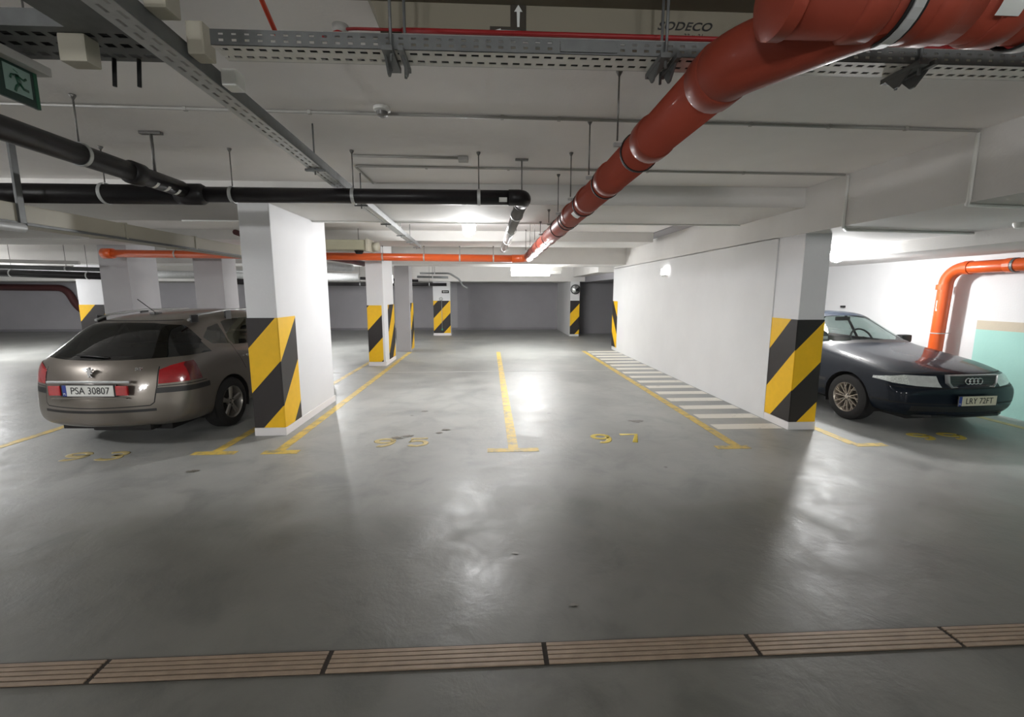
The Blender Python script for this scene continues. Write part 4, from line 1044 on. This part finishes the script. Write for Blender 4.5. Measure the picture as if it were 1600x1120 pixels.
    for s_ in (1, -1):
        for lab, nm, mt in ((5, 'headlamp', 'headlens'), (6, 'indicator', 'indicator')):
            keep = {f.index: f[S.lab] for f in S.bm.faces}
            for f in S.bm.faces:
                if f[S.lab] == lab and f.calc_center_median().x*s_ < 0: f[S.lab] = 90+lab
            S.part(nm, (lab,), [M[mt]], t, .003)
            for f in S.bm.faces:
                if f[S.lab] == 90+lab: f[S.lab] = lab
    # grille
    g = bpy.data.objects.new('grille', None); C.objects.link(g); g.parent = t; g.location = (0, .055, .665); g.rotation_euler = (-.10, 0, 0)
    out = [(-.335, .078), (.335, .078), (.325, -.02), (.285, -.078), (-.285, -.078), (-.325, -.02)]; inn = [(x*.925, z*.77) for x, z in out]
    bm = bmesh.new(); n = len(out); R_ = []
    for (x, z), (u, v_) in zip(out, inn): R_.append([bm.verts.new(p) for p in ((x, .03, z), (x, -.012, z), ((x+u)/2, -.018, (z+v_)/2), (u, -.010, v_), (u, .03, v_))])
    for k in range(n):
        a, b = R_[k], R_[(k+1) % n]
        for j in range(4): bm.faces.new((a[j], a[j+1], b[j+1], b[j]))
    obj('grille_frame', bm, M['dullchrome'], g)
    obj('grille_back', prism(bmesh.new(), [(x*1.02, z*1.04) for x, z in inn], .0, .028, 'Y'), M['black'], g)
    bm = bmesh.new()
    for k in range(6):
        z = -.048+k*.0195; hw = .305 if z > -.02 else .305-(-.02-z)*.7; box(bm, (-hw, -.007, z-.0038), (hw, .004, z+.0038))
    box(bm, (-.004, -.006, -.055), (.004, .004, .055)); obj('slats', bm, simple('grille_slat', (92, 94, 94), .35, metal=.4), g)
    for k in range(4):
        bm = bmesh.new(); cx = (k-1.5)*.052; Rr, rr = .0345, .0065; ns, nr = 28, 8; vv = [[bm.verts.new((cx+(Rr+rr*math.cos(b*2*PI/nr))*math.cos(a*2*PI/ns), -.016+rr*math.sin(b*2*PI/nr), (Rr+rr*math.cos(b*2*PI/nr))*math.sin(a*2*PI/ns))) for b in range(nr)] for a in range(ns)]
        for a in range(ns):
            for b in range(nr): bm.faces.new((vv[a][b], vv[(a+1) % ns][b], vv[(a+1) % ns][(b+1) % nr], vv[a][(b+1) % nr]))
        obj('emblem_ring', bm, M['chrome'], g, True)
    plate(t, (.0, -.028, .445), 0, 'LRY 72FT', .50, .112, 0, .10, 'plateyellow')
    obj('lower_lip', prism(bmesh.new(), [(-.60, .16), (-.45, .08), (0, .05), (.45, .08), (.60, .16), (.60, .25), (-.60, .25)], .225, .255, 'Z'), M['trimblack'], t)
    # underbody, arches, wheels
    obj('underbody', B((-.60, .25, .17), (.60, 4.2, .24), .01), M['rubber'], t)
    for cy in (wf, wr_):
        for s_ in (1, -1):
            liner(t, cy, .31, .35, s_*.52, s_*.845)
            wheel(t, (s_*.755, cy, .308), s_, .308, .20, 7, 'twin', M['rim_a'])
    # cabin
    obj('cabin_floor', B((-.70, 1.6, .45), (.70, 3.6, .55), .01), M['interior'], t)
    bm = bmesh.new(); prism(bm, [(1.50, .60), (1.50, .93), (1.66, .965), (1.86, .95), (1.92, .80), (1.86, .60)], -.70, .70, 'X'); obj('dashboard', bm, M['interior'], t, True)
    obj('door_cards', B((-.735, 1.7, .5), (-.715, 3.4, .92)), M['interior'], t); obj('door_cards', B((.715, 1.7, .5), (.735, 3.4, .92)), M['interior'], t)
    for x in (-.36, .36): headrest_seat(t, x, 2.80, .53, w_=.23)
    bm = bmesh.new(); box(bm, (-.62, 3.0, .5), (.62, 3.45, .72), .05); box(bm, (-.62, 3.38, .6), (.62, 3.5, 1.0), .04); obj('rear_bench', bm, M['seat'], t)
    # wheel in front of the driver (car's left = +x here)
    sw = bpy.data.objects.new('steering_wheel', None); C.objects.link(sw); sw.parent = t; sw.location = (.36, 1.96, .955); sw.rotation_euler = (-.45, 0, 0)
    bm = bmesh.new(); tube(bm, [(math.cos(a*PI/14)*.185, 0, math.sin(a*PI/14)*.185) for a in range(29)], .014, 8, False); obj('rim', bm, M['interior'], sw)
    bm = bmesh.new(); box(bm, (-.17, -.008, -.02), (.17, .008, .02)); box(bm, (-.05, -.02, -.05), (.05, .01, .05), .01); obj('hub', bm, M['interior'], sw)
    obj('rear_view_mirror', B((-.12, 1.96, 1.262), (.12, 1.99, 1.325), .012), M['interior'], t)
    obj('sun_sticker', B((-.60, 1.66, 1.01), (-.50, 1.665, 1.05)), M['signwhite'], t).name = 'papers_on_dashboard'
    for s_ in (1, -1):
        m_ = bpy.data.objects.new('door_mirror', None); C.objects.link(m_); m_.parent = t; m_.location = (s_*.90, 1.78, .985)
        bm = bmesh.new(); box(bm, (-.09, -.06, -.055), (.09, .05, .065), .03); obj('mirror_housing', bm, M['trimblack'], m_, True)
        obj('mirror_glass', B((-.075, .05, -.04), (.075, .056, .05), .002), M['mirror'], m_); obj('mirror_arm', B((-s_*.12 if s_ > 0 else .03, -.03, -.06), (-.03 if s_ > 0 else .12, .02, -.03), .005), M['trimblack'], m_)
        for k in (0, 1):
            x = s_*(.22+.05*k)
        wp = T([(s_*.10-.25, 1.335, .978), (s_*.10+.02, 1.37, .995), (s_*.10+.28, 1.42, .985)], .007, 6); obj('wiper', wp, M['black'], t)
    obj('roof_antenna', T([(0, 3.05, 1.385), (0, 3.16, 1.47)], .008, 8), M['dark'], t)
    obj('side_repeater', B((-.871, 1.33, .66), (-.862, 1.38, .69), .003), M['indicator'], t)
    for s_ in (1, -1): obj('bumper_bright_line', T([(s_*.50, .085, .545), (s_*.68, .155, .543)], .006, 6), M['dullchrome'], t)
    return t
saloon()

# ===== brown-grey estate on the left
def estate():
    L = 4.763; yaw = math.radians(-3.0); rx, ry = -4.235, 4.83
    # rear centre at (rx, ry); car's local +y points to its rear = towards the viewer
    fx, fy = -math.sin(yaw), math.cos(yaw)
    t = thing('estate_car', 'brown-grey metallic estate car parked nose-in at the left, rear window towards the viewer', 'car', (rx+fx*L, ry+fy*L, 0), yaw+PI)
    def ring_(zb, ws, zs, wm, zm, wb, zbelt, w6, z6, w7, z7, w8, z8, z9):
        return [(0, zb), (ws*.6, zb), (ws, zb+.01), (wm*.985, zs), (wm, zm), (wb, zbelt), (w6, z6), (w7, z7), (w8, z8), (0, z9)]
    st = [
        (.00, .30, [(0, .30), (.38, .30), (.62, .305), (.70, .36), (.73, .43), (.72, .50), (.62, .54), (.45, .55), (.25, .555), (0, .56)]),
        (.06, .36, ring_(.22, .66, .30, .82, .45, .81, .58, .70, .63, .52, .66, .25, .67, .68)),
        (.30, .30, ring_(.20, .74, .30, .88, .48, .87, .66, .74, .75, .52, .78, .26, .80, .80)),
        (.98, .12, ring_(.20, .78, .28, .905, .52, .88, .80, .76, .90, .52, .93, .30, .95, .95)),
        (1.15, .30, ring_(.20, .78, .27, .905, .52, .88, .86, .76, .93, .62, .96, .33, .98, .99)),
        (1.85, .30, ring_(.20, .78, .26, .905, .52, .88, .90, .78, .98, .64, 1.20, .34, 1.25, 1.27)),
        (2.20, .20, ring_(.20, .78, .26, .905, .52, .88, .92, .77, 1.02, .59, 1.36, .34, 1.42, 1.43)),
        (2.70, 0, ring_(.20, .78, .26, .905, .52, .885, .93, .77, 1.03, .59, 1.41, .34, 1.475, 1.485)),
        (3.30, 0, ring_(.20, .78, .26, .905, .52, .885, .95, .77, 1.04, .585, 1.41, .34, 1.47, 1.48)),
        (3.85, -.03, ring_(.20, .78, .27, .905, .54, .885, .97, .78, 1.05, .575, 1.375, .34, 1.425, 1.435)),
        (4.14, -.10, ring_(.21, .78, .28, .905, .55, .88, .97, .78, 1.04, .555, 1.315, .34, 1.365, 1.375)),
        (4.24, -.14, ring_(.22, .78, .28, .905, .55, .88, .965, .79, 1.02, .575, 1.275, .34, 1.325, 1.335)),
        (4.54, -.20, ring_(.22, .78, .30, .90, .55, .88, .94, .82, .985, .66, 1.02, .35, 1.045, 1.05)),
        (4.645, -.24, ring_(.24, .76, .32, .885, .56, .865, .84, .82, .90, .64, .93, .35, .945, .945)),
        (4.70, -.26, ring_(.26, .74, .34, .87, .55, .85, .74, .78, .80, .60, .82, .33, .83, .83)),
        (4.745, -.28, ring_(.28, .72, .35, .86, .46, .84, .55, .76, .60, .58, .62, .32, .63, .63)),
        (4.763, -.28, [(0, .33), (.38, .33), (.64, .335), (.74, .37), (.77, .42), (.76, .475), (.66, .50), (.45, .51), (.25, .51), (0, .51)]),
    ]
    S = Shell(car_shell(st, 3))
    wf, wr_ = 1.03, 3.755
    rear = lambda c, n: c.y > 4.0 and n.y > .05
    for s_ in (1, -1):
        sel = side_sel(s_)
        S.cut(arch(wf, .32, .355), 'side', lambda c, n, s_=s_: c.x*s_ > .6, 9)
        S.cut(arch(wr_, .32, .355), 'side', lambda c, n, s_=s_: c.x*s_ > .6, 9)
        S.cut([(1.75, .985), (2.15, 1.22), (2.30, 1.325), (2.72, 1.35), (2.72, .985)], 'side', sel, 3)
        S.cut([(2.80, .99), (2.80, 1.35), (3.25, 1.345), (3.42, 1.32), (3.52, 1.10), (3.50, 1.03)], 'side', sel, 3)
        S.cut([(3.56, 1.05), (3.50, 1.30), (3.72, 1.27), (3.92, 1.16), (3.86, 1.08)], 'side', sel, 10)
        S.seam([(2.76, .26), (2.76, 1.36)], 'side', sel, 1)
        S.seam([(3.42, .70), (3.55, .95), (3.55, 1.06)], 'side', sel, 1)
        # tail lamps wrap round the corner
        tp = [(s_*.615, .715), (s_*.615, .865), (s_*.70, .905), (s_*.80, .935), (s_*.93, .96), (s_*.93, .73), (s_*.80, .722)]
        S.cut(tp, 'end', lambda c, n, s_=s_: c.x*s_ > .4 and c.y > 4.16, 5, planes=(((0, 4.30, .85), (0, 1, -.25)),))
        S.cut([(s_*.80, .6), (s_*.80, 1.0), (s_*.95, 1.0), (s_*.95, .6)], 'end', lambda c, n, s_=s_: c.x*s_ > .5 and c.y > 4.1, 6, over=(5,), planes=(((0, 4.42, .85), (0, -1, 0)),))
        # bumper rub strip at the corner
        S.cut([(s_*.60, .615), (s_*.60, .675), (s_*.95, .675), (s_*.95, .615)], 'end', lambda c, n, s_=s_: c.x*s_ > .4 and c.y > 4.15, 7)
        S.seam([(s_*.61, .90), (s_*.605, .70), (s_*.585, .52), (s_*.55, .49), (0, .48)], 'end', rear, 1, .010)
        S.seam([(s_*.61, .69), (s_*.92, .70)], 'end', lambda c, n: c.y > 4.2, 1, .008, over=(0, 7))
    # rear window with pointed corners
    S.cut([(-.56, 1.315), (-.3, 1.35), (0, 1.357), (.3, 1.35), (.56, 1.315), (.70, 1.20), (.84, 1.045), (.862, 1.005), (.80, .995), (.40, .978), (0, .972), (-.40, .978), (-.80, .995), (-.862, 1.005), (-.84, 1.045), (-.70, 1.20)],
          'end', lambda c, n: c.y > 3.98 and n.y > .02 and c.z > .93, 4)
    S.seam([(-.60, 1.372), (.60, 1.372)], 'end', lambda c, n: c.y > 3.9, 1, .008)
    S.cut([(-.60, .425), (-.60, .455), (.60, .455), (.60, .425)], 'end', rear, 7)
    S.cut([(-.355, .60), (-.355, .735), (.355, .735), (.355, .60)], 'end', rear, 8)
    S.seam([(-.60, .845), (.60, .845)], 'end', rear, 11, .008)
    S.part('body', (0, 1, 7, 8, 11), [M['paint_grey'], M['seam'], M['trimblack']], t, 0, {1: 1, 7: 2, 8: 0, 11: 0})
    S.part('rear_window', (4,), [M['darkglass']], t)
    split_sides(S, 3, 'side_window', M['sideglass'], t); split_sides(S, 10, 'quarter_window', M['sideglass'], t)
    for s_ in (1, -1):
        lp = bpy.data.objects.new('tail_lamp', None); C.objects.link(lp); lp.parent = t
        for f in S.bm.faces:
            if f[S.lab] in (5, 6) and f.calc_center_median().x*s_ < 0: f[S.lab] += 90
        S.part('red_lens', (5,), [M['redlens']], lp, .004); S.part('side_lens', (6,), [M['redlens_dark']], lp, .004)
        for f in S.bm.faces:
            if f[S.lab] > 80: f[S.lab] -= 90
        bm = B((-.03, 0, -.004), (.03, .006, .004), .001)
    # tailgate trims
    obj('tailgate_strip', B((-.44, 4.716, .752), (.44, 4.738, .775), .004), M['dullchrome'], t)
    obj('lower_strip', B((-.40, 4.730, .585), (.40, 4.748, .598), .003), M['paint_grey'], t)
    for s_ in (1, -1): obj('reflector', B((s_*.355-.065, 4.728, .622), (s_*.355+.065, 4.748, .728), .01), M['redlens'], t)
    obj('plate_recess', B((-.30, 4.722, .612), (.30, 4.740, .738), .004), M['trimblack'], t)
    plate(t, (.0, 4.742, .672), PI, 'PSA 30807', .54, .116, 0, .105)
    # rampant-lion style emblem, chrome, flat
    lion = [(-.022, -.055), (-.012, -.03), (-.026, -.02), (-.018, -.002), (-.034, .012), (-.024, .028), (-.03, .045), (-.012, .052), (.004, .062), (.018, .05), (.012, .036), (.03, .034), (.044, .044), (.05, .03), (.03, .018), (.014, .014), (.034, -.0), (.042, -.014), (.03, -.014), (.016, -.010), (.012, -.026), (.024, -.044), (.038, -.055), (.016, -.058), (.004, -.034), (-.006, -.055)]
    obj('emblem', prism(bmesh.new(), [(-x*.9, z*.9+.86) for x, z in lion], 4.690, 4.708, 'Y'), M['chrome'], t)
    text_obj('badge_lettering', 'SW', .048, M['chrome'], t, (-.50, 4.672, .892), (PI/2, 0, PI), .006, .2)
    # wiper on the rear window, stickers inside
    obj('rear_wiper', T([(-.12, 4.575, 1.00), (-.04, 4.59, 1.012), (.24, 4.56, 1.03)], .010, 8), M['black'], t)
    obj('parcel_paper', B((-.20, 4.36, .985), (.02, 4.48, .99)), M['signwhite'], t)
    # roof rails and aerial
    for s_ in (1, -1):
        r_ = bpy.data.objects.new('roof_rail', None); C.objects.link(r_); r_.parent = t
        obj('rail', T([(s_*.58, 2.22, 1.40), (s_*.575, 2.36, 1.455), (s_*.57, 3.2, 1.468), (s_*.565, 3.75, 1.432), (s_*.56, 3.95, 1.37)], .014, 10), M['dullchrome'], r_)
        for y in (2.30, 3.2, 3.86): obj('rail_foot', B((s_*.57-.012, y-.06, 1.34), (s_*.57+.012, y+.06, 1.43 if y != 3.2 else 1.46), .006), M['trimblack'], r_)
    bm = bmesh.new(); box(bm, (-.035, 3.66, 1.425), (.035, 3.78, 1.455), .012); obj('aerial_foot', bm, M['trimblack'], t)
    obj('aerial', T([(0, 3.72, 1.45), (.02, 3.95, 1.62)], .005, 8), M['black'], t)
    obj('underbody', B((-.62, .25, .17), (.62, 4.45, .26), .01), M['rubber'], t)
    obj('exhaust_box', B((-.5, 4.2, .19), (.15, 4.60, .30), .04), M['rubber'], t)
    for cy in (wf, wr_):
        for s_ in (1, -1):
            liner(t, cy, .32, .36, s_*.55, s_*.885)
            wheel(t, (s_*.79, cy, .318), s_, .318, .205, 5, 'five', M['rim_b'], ang0=.35)
    for s_ in (1, -1): obj('door_handle', B((s_*.893-.012, 3.22, .86), (s_*.893+.012, 3.40, .885), .006), M['chrome'], t)
    for s_ in (1, -1): obj('side_strip', B((s_*.907-.006, 2.80, .60), (s_*.907+.006, 3.36, .618), .002), M['chrome'], t)
    # cabin
    obj('cabin_floor', B((-.72, 1.6, .45), (.72, 4.4, .55), .01), M['interior'], t)
    obj('load_cover', B((-.70, 3.45, .965), (.70, 4.38, .98), .003), M['interior'], t)
    bm = bmesh.new(); box(bm, (-.64, 3.25, .55), (.64, 3.42, 1.02), .04); obj('rear_bench', bm, M['seat'], t)
    for x in (-.4, .4):
        obj('rear_headrest', B((x-.12, 3.30, 1.05), (x+.12, 3.40, 1.20), .03), M['seat'], t)
    for x in (-.37, .37): headrest_seat(t, x, 2.45, .55)
    bm = bmesh.new(); prism(bm, [(1.45, .60), (1.45, .95), (1.70, .99), (1.92, .96), (1.92, .60)], -.70, .70, 'X'); obj('dashboard', bm, M['interior'], t)
    S.cut([(-.70, 1.62), (0, 1.40), (.70, 1.62), (.56, 2.18), (0, 2.05), (-.56, 2.18)], 'top', lambda c, n: c.z > .95 and c.y < 2.4, 12)
    for s_ in (1, -1):
        m_ = bpy.data.objects.new('door_mirror', None); C.objects.link(m_); m_.parent = t; m_.location = (s_*.93, 1.98, 1.01)
        obj('mirror_housing', B((-.09, -.06, -.055), (.09, .05, .065), .03), M['paint_grey'], m_, True); obj('mirror_glass', B((-.075, .05, -.04), (.075, .056, .05), .002), M['mirror'], m_)
    return t
estate()
